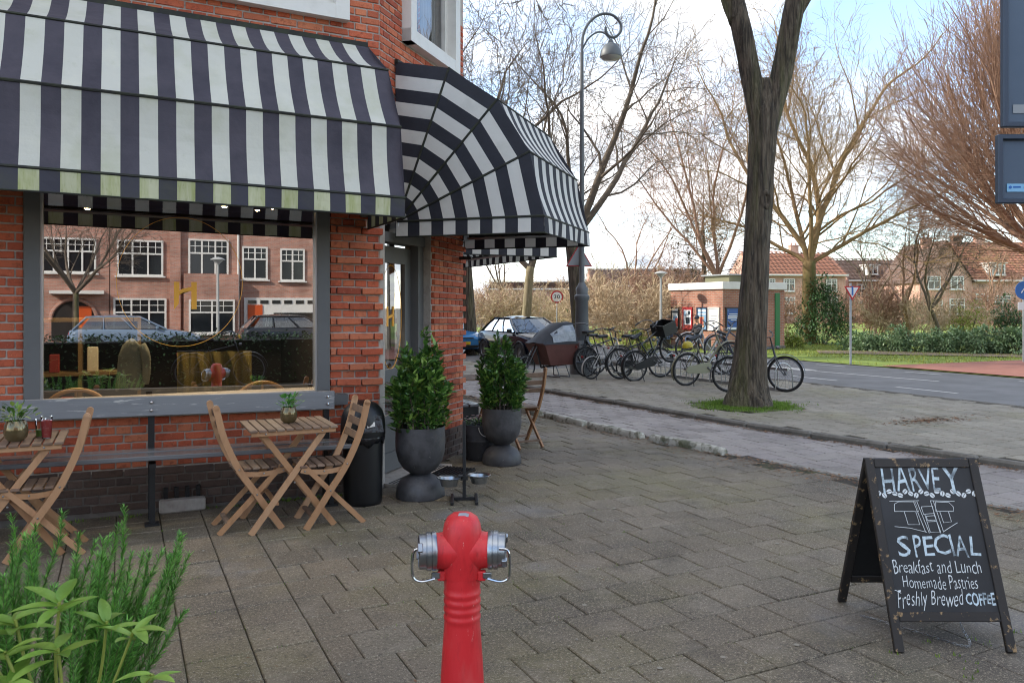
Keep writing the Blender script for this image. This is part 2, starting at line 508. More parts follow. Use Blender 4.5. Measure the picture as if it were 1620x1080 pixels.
lay(OF, UX, NX, -1.25, 2.06, 54, 62)
lay(OF, UX, NX, 1.765, 2.06, 62, 72)
lay(OC, UC, NC, 0.0, 1.93, 54, 62)
lay(OC, UC, NC, 0.0, .43, 62, 72)
lay(OC, UC, NC, 1.62, 1.93, 62, 72)
cp = V((0, 0, 1.62))
F2 = V((sin(radians(26)), cos(radians(26)), 0))
def view_x(p):
    q = p - cp
    d = q.dot(F2)
    return q.dot(V((F2.y, -F2.x, 0))) / d if d > .1 else 9
def bscore(b):
    q = b[0] - cp
    return (b[2] + .02) / q.length_squared if abs(view_x(b[0])) < .66 and b[0].z < 4.7 else 0
bricks.sort(key=bscore, reverse=True)
bm_ = MB().box((0, 0, 0), (.211, .05, BH), bev=.004)
bvar = []
for i in range(6):
    q = MB()
    q.v = [V(p) + V((G_(0, .0014), G_(0, .001), G_(0, .0014))) for p in bm_.v]
    q.f, q.m = bm_.f, bm_.m
    bvar.append((q, q.mesh('brick', m_brick), q.mesh('brick', m_brickd)))
rest = [MB(), MB()]
for i, (p, rz, L, dk) in enumerate(bricks):
    q, me, md = random.choice(bvar)
    R = Matrix.Rotation(rz, 3, 'Z')
    pos = p + R @ V((0, .026, 0))
    if i < 300:
        o = inst('brick', md if dk else me, bld, pos, rz + G_(0, .004), 0, G_(0, .004))
        o.scale = (L / .211, 1, 1)
    else:
        rest[dk].add([R @ V((v.x * L / .211, v.y, v.z)) + pos for v in q.v], q.f)
tag(rest[0].build('bricks', m_brick, bld), kind='stuff')
tag(rest[1].build('plinth_bricks', m_brickd, bld), kind='stuff')

# shop window
def S_(x, y, z): return V((x, y, z + sag(x)))
fr = MB()
fr.bar(S_(-.61, 6.93, .80), S_(-.61, 6.93, 3.0), .10, .12, (0, 1, 0))
fr.bar(S_(1.55, 6.93, .80), S_(1.55, 6.93, 3.0), .10, .12, (0, 1, 0))
fr.bar(S_(-.66, 6.93, 2.74), S_(1.6, 6.93, 2.74), .12, .5)
fr.bar(S_(-.66, 6.92, .82), S_(1.75, 6.92, .82), .17, .09)
win = fr.build('shop_window', m_grey, bld)
ed = MB()
for x in (-.552, 1.492):
    ed.bar(S_(x, 6.925, .86), S_(x, 6.925, 2.5), .016, .05, (0, 1, 0))
ed.build('glazing_bead', m_whiteline, win)
MB().quad(S_(-.56, 6.955, .84), S_(1.50, 6.955, .84), S_(1.50, 6.955, 2.5), S_(-.56, 6.955, 2.5)).build('pane', m_glass, win)
m_gold = mat('gold lettering', '#f5b03c', .45)
lg = MB()
lc = S_(.42, 6.951, 1.80)
lg.tube([lc + V((.47 * cos(a), 0, .52 * sin(a))) for a in [2 * pi * i / 96 for i in range(96)]], .0022, 4, closed=True)
def flat(mb, pts, y):
    n = len(pts)
    mb.add([V((p[0], y, p[1])) for p in pts] + [V((p[0], y + .002, p[1])) for p in pts], [list(range(n)), [n + i for i in range(n)][::-1]] + [(i, n + i, n + (i + 1) % n, (i + 1) % n) for i in range(n)])
hx, hz = .45, 1.685 + sag(.385)
flat(lg, [(hx - .085, hz + .115), (hx - .045, hz + .115), (hx - .045, hz + .01), (hx - .02, hz + .03), (hx + .045, hz + .045), (hx + .045, hz + .075), (hx - .02, hz + .06), (hx - .045, hz + .045), (hx - .05, hz - .06), (hx - .085, hz - .11)], 6.949)
flat(lg, [(hx + .045, hz + .115), (hx + .085, hz + .115), (hx + .085, hz - .105), (hx + .045, hz - .105)], 6.949)
lg.build('gold_logo', m_gold, win)

# room behind the glass
rm = MB()
for c, d in [((.5, 9.6, -.01), (3.4, 5, .02)), ((.5, 9.6, 2.98), (3.4, 5, .03)), ((.5, 12, 1.5), (3.4, .06, 3)), ((-1.2, 9.6, 1.5), (.06, 5, 3)), ((2.1, 9.9, 1.5), (.06, 4.2, 3))]:
    rm.box(c, d)
rm.build('interior_room', mat('dim brown interior', '#3a3029', .85, over=[('#4a3d33', 2, .4, .6, .6)]), bld)
m_bulb = mat('lit bulb', '#ffd49a', .5, emit=25)
for (x, y, z) in [(-.3, 8.3, 2.52), (.02, 7.5, 2.58), (1.25, 8.6, 2.62), (1.5, 9.2, 2.72), (.82, 7.6, 2.52)]:
    pl = thing('spot_lamp', 'lit spot lamp under the cafe ceiling at x %.1f' % x, 'lamp', (x, y, z))
    MB().lathe([(.0, .1), (.035, .1), (.045, 0), (.03, 0)], 12).build('lamp_shade', m_black, pl)
    MB().lathe([(.0, 0.03), (.028, .02), (.022, -.005), (0, -.012)], 10).build('bulb', m_bulb, pl)
    MB().tube([(0, 0, .1), (0, 0, 2.96 - z)], .006, 6).build('stem', m_black, pl)
    lb = bpy.data.lights.new('lamp_light', 'SPOT')
    lb.energy, lb.color, lb.spot_size, lb.shadow_soft_size = 32, (1, .8, .55), radians(120), .05
    par(link(bpy.data.objects.new('lamp_light', lb)), pl).location = (0, 0, -.03)
SPOTS = ['lit spot lamp inside the cafe, far left of the shop window', 'lit spot lamp inside the cafe, second from the left behind the glass', 'lit spot lamp inside the cafe above the rattan chair by the right frame', 'lit spot lamp inside the cafe, the one highest at the right', 'lit spot lamp inside the cafe, just right of the gold circle']
for o, l in zip([o for o in C.objects if o.name.startswith('spot_lamp')], SPOTS):
    o['label'] = l; o['group'] = 'spot lamps in the cafe'
m_coat = mat('olive canvas coat', '#8f8a72', .9, over=[('#6d6852', 8, .45, .7, .6)], bump=.5, bs=9, bdist=.03)
coat = thing('hanging_coat', 'olive grey coat hanging inside the shop window', 'coat', (.075, 7.35, .935))
coat.scale = (.58, .58, .78)
cm = MB()
prof = []
N = 22
for k, (z, w, d) in enumerate([(0, .17, .05), (.06, .185, .07), (.2, .18, .08), (.36, .16, .075), (.47, .11, .06), (.52, .05, .04), (.54, .012, .012)]):
    for i in range(N):
        a = 2 * pi * i / N
        f = 1 + .10 * sin(5 * a + k) + .05 * sin(9 * a + 2 * k)
        prof.append(V((w * cos(a) * f - .05 * (1 - z), d * sin(a) * f, z + .02 * cos(3 * a) * (k < 2))))
cm.add(prof, [(k * N + i, k * N + (i + 1) % N, (k + 1) * N + (i + 1) % N, (k + 1) * N + i) for k in range(6) for i in range(N)])
cm.build('coat_body', m_coat, coat, 'all')
cs = MB()
sl_ = smooth_path([(.11, -.03, .47), (.16, -.06, .34), (.165, -.07, .18), (.15, -.05, .06)], 4)
cs.tube(sl_, [.05, .056, .06, .062, .062, .06, .06, .058, .056, .055, .054, .054, .055][:len(sl_)], 10)
cs.build('sleeve', m_coat, coat, 'all')
MB().tube([(0, 0, .54), (0, 0, 1.6)], .004, 5).build('hook_cord', m_black, coat)
m_must = mat('mustard curtain', '#8f7a35', .85, over=[('#5f5222', 3, .45, .65, .7)], stretch=(6, 1, .1))
cur = MB()
pts = []
for i in range(41):
    a = i / 40
    pts.append((.42 + .62 * a, 7.55 + .05 * sin(a * 30)))
cur.add([V((p[0] + (.0 if z else .06 * (p[0] - .7)), p[1], z)) for z in (.02, 1.22) for p in pts], [(i, i + 1, 42 + i, 41 + i) for i in range(40)])
tag(cur.build('low_curtain', m_must), 'mustard yellow low curtain inside the shop window', 'curtain')
m_rattan = mat('rattan', '#a87a3f', .5)
def rattan(x, y, rz, lab):
    t = thing('rattan_chair', lab, 'chair', (x, y, 0), rz, 'rattan chairs inside the cafe')
    MB().tube(arc((0, 0, .68), .26, 0, pi, 20), .018, 8).build('backrest', m_rattan, t, True)
    b = MB()
    b.tube([(0, 0, .46), (0, 0, .94)], .011, 6)
    b.build('back_spindle', m_rattan, t, True)
    MB().lathe([(0, .44), (.24, .44), (.25, .46), (.24, .48), (0, .48)], 20, (0, .22, 0)).build('seat', m_rattan, t, True)
    for sx, y0 in ((-.26, 0), (.26, 0), (-.2, .42), (.2, .42)):
        MB().tube([(sx, y0, 0), (sx * .95, y0, .69 if y0 == 0 else .46)], .016, 6).build('leg', m_rattan, t, True)
rattan(-.35, 7.42, 0, 'rattan chair behind the glass beneath the shelf')
rattan(1.12, 7.42, 0, 'rattan chair behind the glass at the right frame')
m_shelf = mat('shelf wood', '#7d6238', .6)
sh = thing('display_shelf', 'wooden display shelf with goods inside the cafe', 'shelf', (-.35, 8.2, 0))
for z in (.6, 1.02, 1.5): MB().box((0, 0, z), (.95, .3, .03)).build('shelf_board', m_shelf, sh)
for x in (-.48, .0, .48): MB().box((x, .003, .76), (.03, .28, 1.52)).build('upright', m_shelf, sh)
gcol = [mat('goods %d' % i, c, .5) for i, c in enumerate(['#b5482f', '#d8c9a6', '#c98b4a', '#8a2c22'])]
for (x, z, w, h, k, l) in [(-.72, 1.037, .07, .25, 0, 'tall orange-red packet on the upper cafe shelf at the frame'), (-.55, 1.037, .08, .16, 3, 'short dark red packet on the upper cafe shelf'), (-.25, 1.037, .09, .22, 1, 'cream packet on the upper cafe shelf beside the coat'),
                           (-.70, .617, .16, .14, 2, 'tan box on the lower cafe shelf at the frame'), (-.45, .617, .10, .2, 0, 'red packet in the middle of the lower cafe shelf'), (-.12, .617, .18, .12, 1, 'wide cream box on the lower cafe shelf')]:
    tag(MB().box((x, 8.12, z + h / 2), (w, .07, h), bev=.006).build('goods_pack', gcol[k]), l, 'packet', 'packets on the cafe shelf')

# door on the cut-off corner, set back behind the piers
def PC(u, d, z): return OC + UC * u - NC * d + V((0, 0, z))
df = MB()
df.bar(PC(.14, .17, 0), PC(.14, .17, 2.85), .10, .08, NC)
df.bar(PC(1.03, .14, 0), PC(1.03, .14, 2.85), .14, .10, NC)
df.bar(PC(.1, .15, 2.27), PC(1.08, .15, 2.27), .16, .09)
df.bar(PC(.1, .13, 2.81), PC(1.08, .13, 2.81), .16, .08)
door = df.build('door', m_grey, bld)
dl = MB()
for (u0, u1, z0, z1) in [(.18, .31, .04, 2.2), (.83, .96, .04, 2.2), (.31, .83, 2.04, 2.2), (.31, .83, .90, 1.02), (.31, .83, .04, .22), (.31, .83, .5, .58)]:
    dl.bar(PC(u0, .2, (z0 + z1) / 2), PC(u1, .2, (z0 + z1) / 2), .05, z1 - z0)
dl.build('door_leaf', m_grey, door)
def cquad(u0, u1, z0, z1, d): return MB().quad(PC(u0, d, z0), PC(u1, d, z0), PC(u1, d, z1), PC(u0, d, z1))
cquad(.3, .84, 1.0, 2.05, .2).build('pane', m_glassd, door)
cquad(.3, .84, .57, .91, .2).build('lower_pane', m_glassd, door)
cquad(.18, 1.0, 2.31, 2.78, .17).build('transom_pane', m_glassd, door)
cquad(.3, .84, .2, .52, .205).build('kick_panel', m_grey, door)
hd = MB().tube([PC(.25, .14, .95), PC(.25, .10, .98), PC(.25, .10, 1.3), PC(.25, .14, 1.33)], .012, 8)
hd.build('handle', m_steel, door, True)
lgd = MB()
lgd.tube([PC(.57 + .22 * cos(a), .195, 1.52 + .5 * sin(a)) for a in [2 * pi * i / 60 for i in range(60)]], .003, 4, closed=True)
for u, z0, z1 in ((.50, 1.43, 1.62), (.62, 1.43, 1.62)): lgd.bar(PC(u, .195, z0), PC(u, .195, z1), .03, .004, NC)
lgd.bar(PC(.50, .195, 1.51), PC(.62, .195, 1.54), .004, .025)
lgd.build('gold_logo', m_gold, door)
tag(MB().prism([(0, 0), (1.02, 0), (1.02, .5), (0, .5)], .03, Matrix.Translation(PC(.08, .2, -.005)) @ Matrix.Rotation(pi / 4, 4, 'Z') @ Matrix.Translation((0, -.42, 0))).build('door_step', m_mortar, bld))
# grooved floor grating before the door
gr = thing('floor_grating', 'dark slotted floor grating before the corner door', 'grating', PC(.1, -.02, .004), pi / 4)
MB().box((.45, -.25, .004), (.9, .5, .012)).build('tray', m_soil, gr)
for i in range(14): MB().box((.45, -.015 - i * .036, .016), (.9, .014, .016)).build('bar', m_steel if i % 5 == 9 else m_black, gr)
# iron bracket on the right pier
ib = thing('iron_bracket', 'small rusty iron wall bracket under the corner awning', 'bracket', PC(1.75, -.03, 2.15))
MB().bar((0, 0, 0), NC * .14, .03, .035).build('arm', m_black, ib)
MB().tube([(NC * .11)[:], (NC * .11 + V((0, 0, -.35)))[:]], .006, 6).build('rod', m_black, ib)

# upper windows
def sash(O, u, n, u0, u1, z0, z1, nm, mull=()):
    P = lambda a, d, z: (lambda q: q + V((0, 0, sag(q.x) if n is NX else 0)))(O + u * a - n * d + V((0, 0, z)))
    f = MB()
    w = .12
    f.bar(P(u0, -.02, z0 + .06), P(u1, -.02, z0 + .06), .14, .12)
    f.bar(P(u0, -.02, z1 - .06), P(u1, -.02, z1 - .06), .14, .12)
    for a in (u0 + w / 2, u1 - w / 2): f.bar(P(a, -.023, z0), P(a, -.023, z1), .14, w, u)
    wn_ = f.build('upper_window', m_white, bld)
    g = MB()
    i0, i1, j0, j1 = u0 + w, u1 - w, z0 + .12, z1 - .12
    g.bar(P(i0, .03, j0 + .04), P(i1, .03, j0 + .04), .05, .08)
    for a in (i0 + .03, i1 - .03): g.bar(P(a, .033, j0), P(a, .033, j1), .05, .06, u)
    for a in mull: g.bar(P(a, .035, j0), P(a, .035, j1), .05, .05, u)
    g.build('sash', m_white, wn_)
    MB().quad(P(i0, .05, j0), P(i1, .05, j0), P(i1, .05, j1), P(i0, .05, j1)).build('pane', m_glassd, wn_)
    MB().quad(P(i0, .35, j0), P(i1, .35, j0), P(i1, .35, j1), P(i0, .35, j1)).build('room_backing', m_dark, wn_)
    return P, wn_
sash(OF, UX, NX, -.1, 1.76, 4.1, 5.9, 'a', (.8,))
m_curt = mat('grey net curtain', '#8f8d88', .9)
Pc, wc = sash(OC, UC, NC, .43, 1.62, 4.12, 5.9, 'b')
ct = MB()
for k in range(9):
    ct.tube([Pc(1.1 + k * .035, .12 + .015 * (k % 2), 4.2), Pc(1.1 + k * .035, .12 + .015 * (k % 2), 5.8)], .02, 6)
ct.build('curtain', m_curt, wc, True)
sw = MB()
sw.bar(V((3.40, 9.3, .75)), V((3.40, 12.4, .75)), .1, .1); sw.bar(V((3.40, 9.3, 2.65)), V((3.40, 12.4, 2.65)), .1, .1)
for y in (9.3, 10.85, 12.4): sw.bar(V((3.40, y, .7)), V((3.40, y, 2.7)), .1, .1, (0, 1, 0))
sws = sw.build('side_window', m_grey, bld)
MB().quad((3.39, 9.3, .75), (3.39, 12.4, .75), (3.39, 12.4, 2.65), (3.39, 9.3, 2.65)).build('pane', m_glassd, sws)
# air vent at the foot of the wall
vt = thing('vent_block', 'grey stone block before a three-slot air vent at the wall foot', 'vent', (.42, 6.83, 0))
MB().box((0, 0, .05), (.34, .10, .10), bev=.012).build('stone', m_mortar, vt)
for k in range(4): MB().box((-.12 + k * .08, .055, .14), (.03, .05, .09)).build('slot', m_black, vt)

# ------------------------------------------------------------------ awnings
def awning(name, label, O, u, n, width, prof, pivz, sw_, mats, phase=0, sg=False, cheeks=(True, True), slack=.032, fold=True):
    """a folding hood: prof = (projection, height) of the wall line, each rod, the valance foot"""
    md, mw_, mvd, mvw = mats
    t = thing(name, label, 'awning', O, 0, 'striped awnings of the cafe')
    P = lambda a, p, z: u * a + n * p + V((0, 0, z + (sag(O[0] + a) if sg else 0)))
    def belly(a, b, k, m):
        f = k / m
        p, z = a[0] + (b[0] - a[0]) * f, a[1] + (b[1] - a[1]) * f
        s = slack * sin(pi * f)
        d = V((b[0] - a[0], b[1] - a[1])).normalized()
        return p - d.y * -s * 1.0 * (1 if d.y < 0 else -1) * 1.0, z - abs(d.x) * s * 1.0
    cv, va = MB(), MB()
    n_st = int(width / sw_ + .999)
    for i in range(n_st):
        a0, a1 = i * sw_, min(width, (i + 1) * sw_)
        dk = (n_st - 1 - i + phase) % 2
        cv.cur = va.cur = dk
        for k in range(len(prof) - 2):
            m = 6
            row = []
            for j in range(m + 1):
                p, z = prof[k][0] + (prof[k + 1][0] - prof[k][0]) * j / m, prof[k][1] + (prof[k + 1][1] - prof[k][1]) * j / m
                dx, dz = prof[k + 1][0] - prof[k][0], prof[k + 1][1] - prof[k][1]
                l = sqrt(dx * dx + dz * dz)
                s = slack * sin(pi * j / m)
                p, z = p + dz / l * s, z - dx / l * s
                row.append((p, z))
            for j in range(m):
                cv.quad(P(a0, *row[j]), P(a0, *row[j + 1]), P(a1, *row[j + 1]), P(a1, *row[j]))
        (p0, z0), (p1, z1) = prof[-2], prof[-1]
        for j in range(2):
            w0, w1 = .006 * sin(a0 * 9), .006 * sin(a1 * 9)
            va.quad(P(a0, p0 + .004 + w0 * j, z0 + (z1 - z0) * j / 2), P(a0, p0 + .004 + w0 * (j + 1), z0 + (z1 - z0) * (j + 1) / 2),
                    P(a1, p0 + .004 + w1 * (j + 1), z0 + (z1 - z0) * (j + 1) / 2), P(a1, p0 + .004 + w1 * j, z0 + (z1 - z0) * j / 2))
    cv.build('canopy', [mw_, md], t, 'all')
    va.build('valance', [mvw, mvd], t)
    hm = MB()
    hm.tube([P(0, prof[-1][0] + .005, prof[-1][1]), P(width, prof[-1][0] + .005, prof[-1][1])], .007, 6)
    for e, on in zip((0, width), cheeks):
        if on: hm.tube([P(e, .0, prof[-1][1]), P(e, prof[-1][0], prof[-1][1])], .007, 6)
    hm.build('hem', m_hem, t)
    for (p, z) in prof[1:-1]:
        MB().tube([P(0, .02, pivz), P(0, p, z), P(width, p, z), P(width, .02, pivz)], .012, 6).build('rod', m_hem, t)
    MB().bar(P(0, .0, prof[0][1]), P(width, .0, prof[0][1]), .05, .045).build('wall_rail', m_hem, t)
    MB().tube([P(.03, prof[-2][0] - .03, pivz - .03), P(width - .03, prof[-2][0] - .03, pivz - .03)], .016, 8).build('front_bar', m_steel, t, True)
    for e, on in zip((0, width), cheeks):
        if not on: continue
        ck = MB()
        rm_ = max(q[0] for q in prof)
        nb = int(rm_ / sw_ + .999)
        for k in range(len(prof) - 2):
            A, B = prof[k], prof[k + 1]
            for b in range(nb):
                ck.cur = (b + 1) % 2
                f1, f0 = max(0, 1 - b * sw_ / rm_), max(0, 1 - (b + 1) * sw_ / rm_)
                L = lambda Q, f: P(e, Q[0] * f, pivz + (Q[1] - pivz) * f)
                ck.quad(L(A, f0), L(A, f1), L(B, f1), L(B, f0))
        ck.build('side_panel', [mw_, md], t)
        sv = MB()
        k = 0
        a = rm_
        while a > 0:
            b = max(0, a - sw_)
            sv.cur = (k + 1) % 2
            sv.quad(P(e, a, pivz), P(e, b, pivz), P(e, b, prof[-1][1]), P(e, a, prof[-1][1]))
            a, k = b, k + 1
        sv.build('side_valance', [mvw, mvd], t)
    for e in (.04, width - .04):
        b = MB()
        b.box(P(e, .03, pivz), (.06, .06, .1))
        b.tube([P(e, .04, pivz - .03), P(e, prof[-2][0] - .03, pivz - .03)], .014, 8)
        b.build('bracket', m_steel, t)
    return t
W1 = .115 * 30
awning('striped_awning', 'faded black and white striped awning stained green over the shop window', V((1.936 - W1, YF - .01, 0)), UX, NX, W1,
       [(0, 3.93), (.62, 3.55), (.95, 3.02), (1.05, 2.46), (1.055, 2.31)], 2.46, .115, (m_fdark, m_fwhite, m_fdarkv, m_fgreen), 1, True)
PR2 = [(0, 3.88), (.537, 3.77), (1.0, 3.45), (1.30, 2.97), (1.43, 2.405), (1.43, 2.262)]
awning('striped_awning', 'crisp black and white quarter-round awning over the corner door', OC + UC * .27 + NC * .01, UC, NC, 1.66, PR2, 2.405, .1186,
       (m_nblack, m_nwhite, m_nblack, m_nwhite), 0)
awning('striped_awning', 'black and white awning on the side wall seen from below', OS + US * .75 + NS * .01, US, NS, 5.4, [(p * 1.12, z) for p, z in PR2], 2.405, .1186,
       (m_nblack, m_nwhite, m_nblack, m_nwhite), 0)

# ------------------------------------------------------------------ bench along the wall
bn = thing('wall_bench', 'long grey wooden bench along the wall below the shop window', 'bench', (0, 6.5, 0))
def BS(x, y, z): return V((x, y, z + sag(x)))
MB().bar(BS(-1.4, .12, .845), BS(1.58, .12, .845), .035, .15, bev=.006).build('backrest', m_greyboard, bn)
m_seat = mat('glossy grey bench paint', '#6f7073', .22, over=[('#58595c', 7, .45, .7, .4)], stretch=(.3, 1, 1), bump=.1, bs=30)
MB().bar(BS(-1.4, -.10, .50), BS(1.66, -.10, .50), .17, .035, bev=.006).build('seat_plank', m_seat, bn)
MB().bar(BS(-1.4, .075, .505), BS(1.66, .075, .505), .15, .035, bev=.006).build('seat_plank', m_seat, bn)
for x in (.19, 1.52, -1.2):
    p = MB()
    p.bar((x, .165, 0), (x, .165, .92), .055, .045, (1, 0, 0))
    p.bar((x, -.16, .46), (x, .16, .46), .045, .035)
    p.bar((x, -.02, 0), (x, -.02, .47), .05, .04, (1, 0, 0))
    p.box((x, -.02, .01), (.10, .08, .02))
    p.build('post', m_black, bn)
for x in (.19, 1.52):
    for dz in (-.03, .03):
        MB().lathe([(0, -.010), (.010, -.008), (.013, 0), (.013, .004)], 10, (x, .098, .845 + dz + sag(x)), 'y').build('bolt', m_chrome, bn, True)
# ------------------------------------------------------------------ ground
def sheet(name, pts, m, z, kind='structure'):
    o = MB()
    o.add([V((p[0], p[1], z)) for p in pts], [list(range(len(pts)))])
    return tag(o.build(name, m), kind=kind)
m_earth = mat('earth', '#4a4034', .95, over=[('#3a3226', 2, .4, .65, .6), ('#56602f', .8, .5, .7, .5)], bump=.5, bs=20)
m_asph = mat('asphalt', '#7a7876', .85, over=[('#5b5956', 1.2, .4, .65, .6), ('#7b7772', 9, .5, .7, .3), ('#848079', 150, .6, .7, .5)], bump=.3, bs=250)
m_redasph = mat('red asphalt', '#8a5a4c', .9, over=[('#74483c', 2, .4, .65, .6), ('#9a6a5a', 90, .58, .7, .4)], bump=.3, bs=200)
m_lawn = mat('lawn', '#6b7d2c', .95, over=[('#82942f', 1.5, .45, .7, .6), ('#56602a', 7, .5, .7, .6), ('#7d6a3d', 3, .6, .8, .4)], bump=.8, bs=60)
m_joint = mat('joint sand', '#3d372d', .95, over=[('#545a2c', 3, .5, .7, .7), ('#241f19', 14, .45, .65, .5)], bump=.6, bs=90)
m_tile = mat('concrete paving slab', '#5c584f', .78, rnd=['#665b4c', '#706454', '#695e4f', '#746959', '#6c6152', '#635849', '#706759'],
             over=[('#686236', .75, .46, .68, .65), ('#433e39', .62, .47, .66, .75), ('#a2957f', 70, .54, .64, .7), ('#40382f', 48, .53, .64, .7), ('#bdb19b', 170, .56, .66, .65), ('#94897a', 4, .54, .74, .45), ('#3f3931', 2.3, .56, .70, .5), ('#8a8f9a', .55, .58, .76, .4)], bump=.45, bs=160, rvar=.14)
m_tileb = mat('purple grey path slab', '#6a6463', .72, rnd=['#827a74', '#908881', '#988f88', '#887f7b', '#9e968f'],
              over=[('#665f5a', 1.1, .45, .7, .5), ('#a59c92', 45, .56, .68, .5), ('#4f4943', 30, .56, .68, .5)], bump=.35, bs=120, rvar=.15)
m_tilec = mat('far pavement slab', '#6a655b', .8, rnd=['#807a6c', '#908879', '#888072', '#989080'],
              over=[('#77724a', .6, .5, .7, .6), ('#6d6556', 1.6, .48, .7, .5), ('#a59b88', 36, .56, .68, .5), ('#4d463a', 26, .55, .68, .5)], bump=.4, bs=90, rvar=.12)
m_kerb = mat('kerb stone', '#706b63', .85, over=[('#4c473d', 3, .42, .65, .7), ('#8b857a', 30, .55, .7, .4)], bump=.4, bs=60)
m_paintw = mat('road paint', '#c9c6be', .7, over=[('#8f8c86', 9, .52, .68, .7)])
m_blockw = mat('worn white paint on concrete', '#b8b4a8', .85, over=[('#66624f', 9, .48, .60, .85), ('#454a2c', 4, .50, .64, .8)], bump=.6, bs=40)

sheet('ground', [(-400, -300), (500, -300), (500, 700), (-400, 700)], m_earth, -.16)
sheet('road', [(13.2, -60), (19.6, -60), (19.2, 70), (13.0, 70)], m_asph, -.105)
sheet('parking_bay', [(9.4, 18.5), (13.05, 18.5), (13.05, 60), (9.4, 60)], m_asph, -.115)
sheet('cross_street', [(-70, -26), (13.2, -26), (13.2, -8.2), (-70, -8.2)], m_asph, -.112)
sheet('cycle_path', [(19.4, 8.0), (45, 4), (60, 8), (60, 13.2), (24.5, 15.6), (19.4, 15.8)], m_redasph, -.06)
sheet('verge', [(19.55, -40), (60, -40), (90, 60), (19.2, 60)], m_lawn, -.085)
sheet('park_path', [(22.6, 21.0), (27.0, 16.2), (60, 12.8), (60, 15.0), (28.0, 18.2), (24, 22.5)], mat('park path', '#7d6d5a', .95, over=[('#67584a', 3, .4, .65, .6)]), -.055)

def slabs(x0, x1, y0, y1, bond, inside=None):
    out = []
    j = 0
    y = y0
    while y < y1:
        x = x0 - (.15 if (bond and j % 2) else 0)
        while x < x1:
            a, b = max(x, x0), min(x + .3, x1)
            c = ((a + b) / 2, y + .15)
            if b - a > .05 and (inside is None or inside(*c)): out.append((c[0], c[1], b - a))
            x += .3
        y += .3
        j += 1
    return out
def slabmesh(m, th=.05, w=.2935):
    q = MB().box((0, 0, -th / 2), (w, w, th), bev=.005)
    return q, q.mesh('paving_slab', m)
def ok1(x, y):
    if y > 6.84 and x < 2.08: return False
    if x > 2.08 and y > 6.82 and x - 2.06 < y - 6.9: return x > 3.44
    return True
def lay_slabs(root, name, lst, m, keep, z=0., tilt=.0035):
    q, me = slabmesh(m, w=.2935 if keep else .287)
    qs = [q]
    def sc(s):
        p = V((s[0], s[1], 0)) - cp
        return s[2] / p.length_squared if abs(view_x(V((s[0], s[1], 0)))) < .66 and p.dot(F2) > 2.6 else 0
    lst = sorted(lst, key=sc, reverse=True)
    rest = MB()
    for i, (x, y, w) in enumerate(lst):
        rx, ry, dz = G_(0, tilt), G_(0, tilt), G_(0, .0015)
        if i < keep:
            o = inst('paving_slab', me, root, (x, y, z + dz), G_(0, .003), rx, ry)
            o.scale = (w / .3, 1, 1)
        else:
            rest.add([V((x + v.x * w / .3, y + v.y, z + dz + v.z + v.y * rx - v.x * ry)) for v in q.v], q.f)
    if rest.v: tag(rest.build(name, m, root), kind='stuff')
def xk1(y): return 6.12 - .055 * (y - 6.8) if y > 6.8 else 6.12 - .14 * (y - 6.8)
def xk2(y): return 7.86 - .065 * (y - 8.5) if y > 8.5 else 7.86 - .16 * (y - 8.5)
base = sheet('pavement', [(-30, -7.6)] + [(xk1(y) - .10, y) for y in (-7.6, 6.8, 44)] + [(-30, 44)], m_joint, -.012)
sl1 = slabs(-3.05, .85, .9, 7.2, False, ok1) + slabs(.85, 6.85, .9, 20, True, lambda x, y: ok1(x, y) and x < xk1(y) - .28)
lay_slabs(base, 'paving_slabs', sl1, m_tile, 300)
pth = sheet('cycle_lane', [(xk1(y) - .12, y) for y in (-7.6, 6.8, 44)] + [(xk2(y), y) for y in (44, 8.5, -7.6)], m_joint, -.062)
lay_slabs(pth, 'path_slabs', slabs(5.55, 9.0, 1.5, 30, True, lambda x, y: xk1(y) + .05 < x < xk2(y) - .16), m_tileb, 0, -.05)
fpv = sheet('far_pavement', [(13.2, -7.6), (13.1, 18.5), (9.4, 18.5), (9.4, 60)] + [(xk2(y) - .06, y) for y in (60, 8.5, -7.6)], m_joint, -.012)
TREE = V((9.2, 10.05, 0))
lay_slabs(fpv, 'far_pavement_slabs', slabs(6.9, 13.1, 3.0, 30, True, lambda x, y: xk2(y) + .03 < x < (13.0 if y < 18.2 else 9.3) and (V((x, y, 0)) - TREE).length > .85), m_tilec, 0, 0)

def polykerb(name, fx, y0, y1, w, h, z, m, root=None, seg=1.0, rnd=.012):
    y = y0
    while y < y1:
        a, b = V((fx(y), y, z)), V((fx(y + seg), y + seg, z))
        d = (b - a).normalized() * .006
        q = MB().bar(a + d, b - d, w, h, bev=min(.025, h * .3))
        o = q.build('kerb_stone', m, root)
        y += seg
kr = sheet('kerb', [(7.9, 1.0), (8.05, 1.0), (7.2, 22), (7.1, 22)], m_kerb, -.055)
polykerb('kerb', lambda y: xk2(y) - .07, 2.5, 26, .12, .12, -.045, m_kerb, kr)
kr3 = sheet('kerb_edge', [(13.0, 0), (13.1, 0), (13.0, 40), (12.9, 40)], m_kerb, -.1)
polykerb('kerb', lambda y: 13.12 - .003 * y, 1, 40, .15, .14, -.06, m_kerb, kr3)
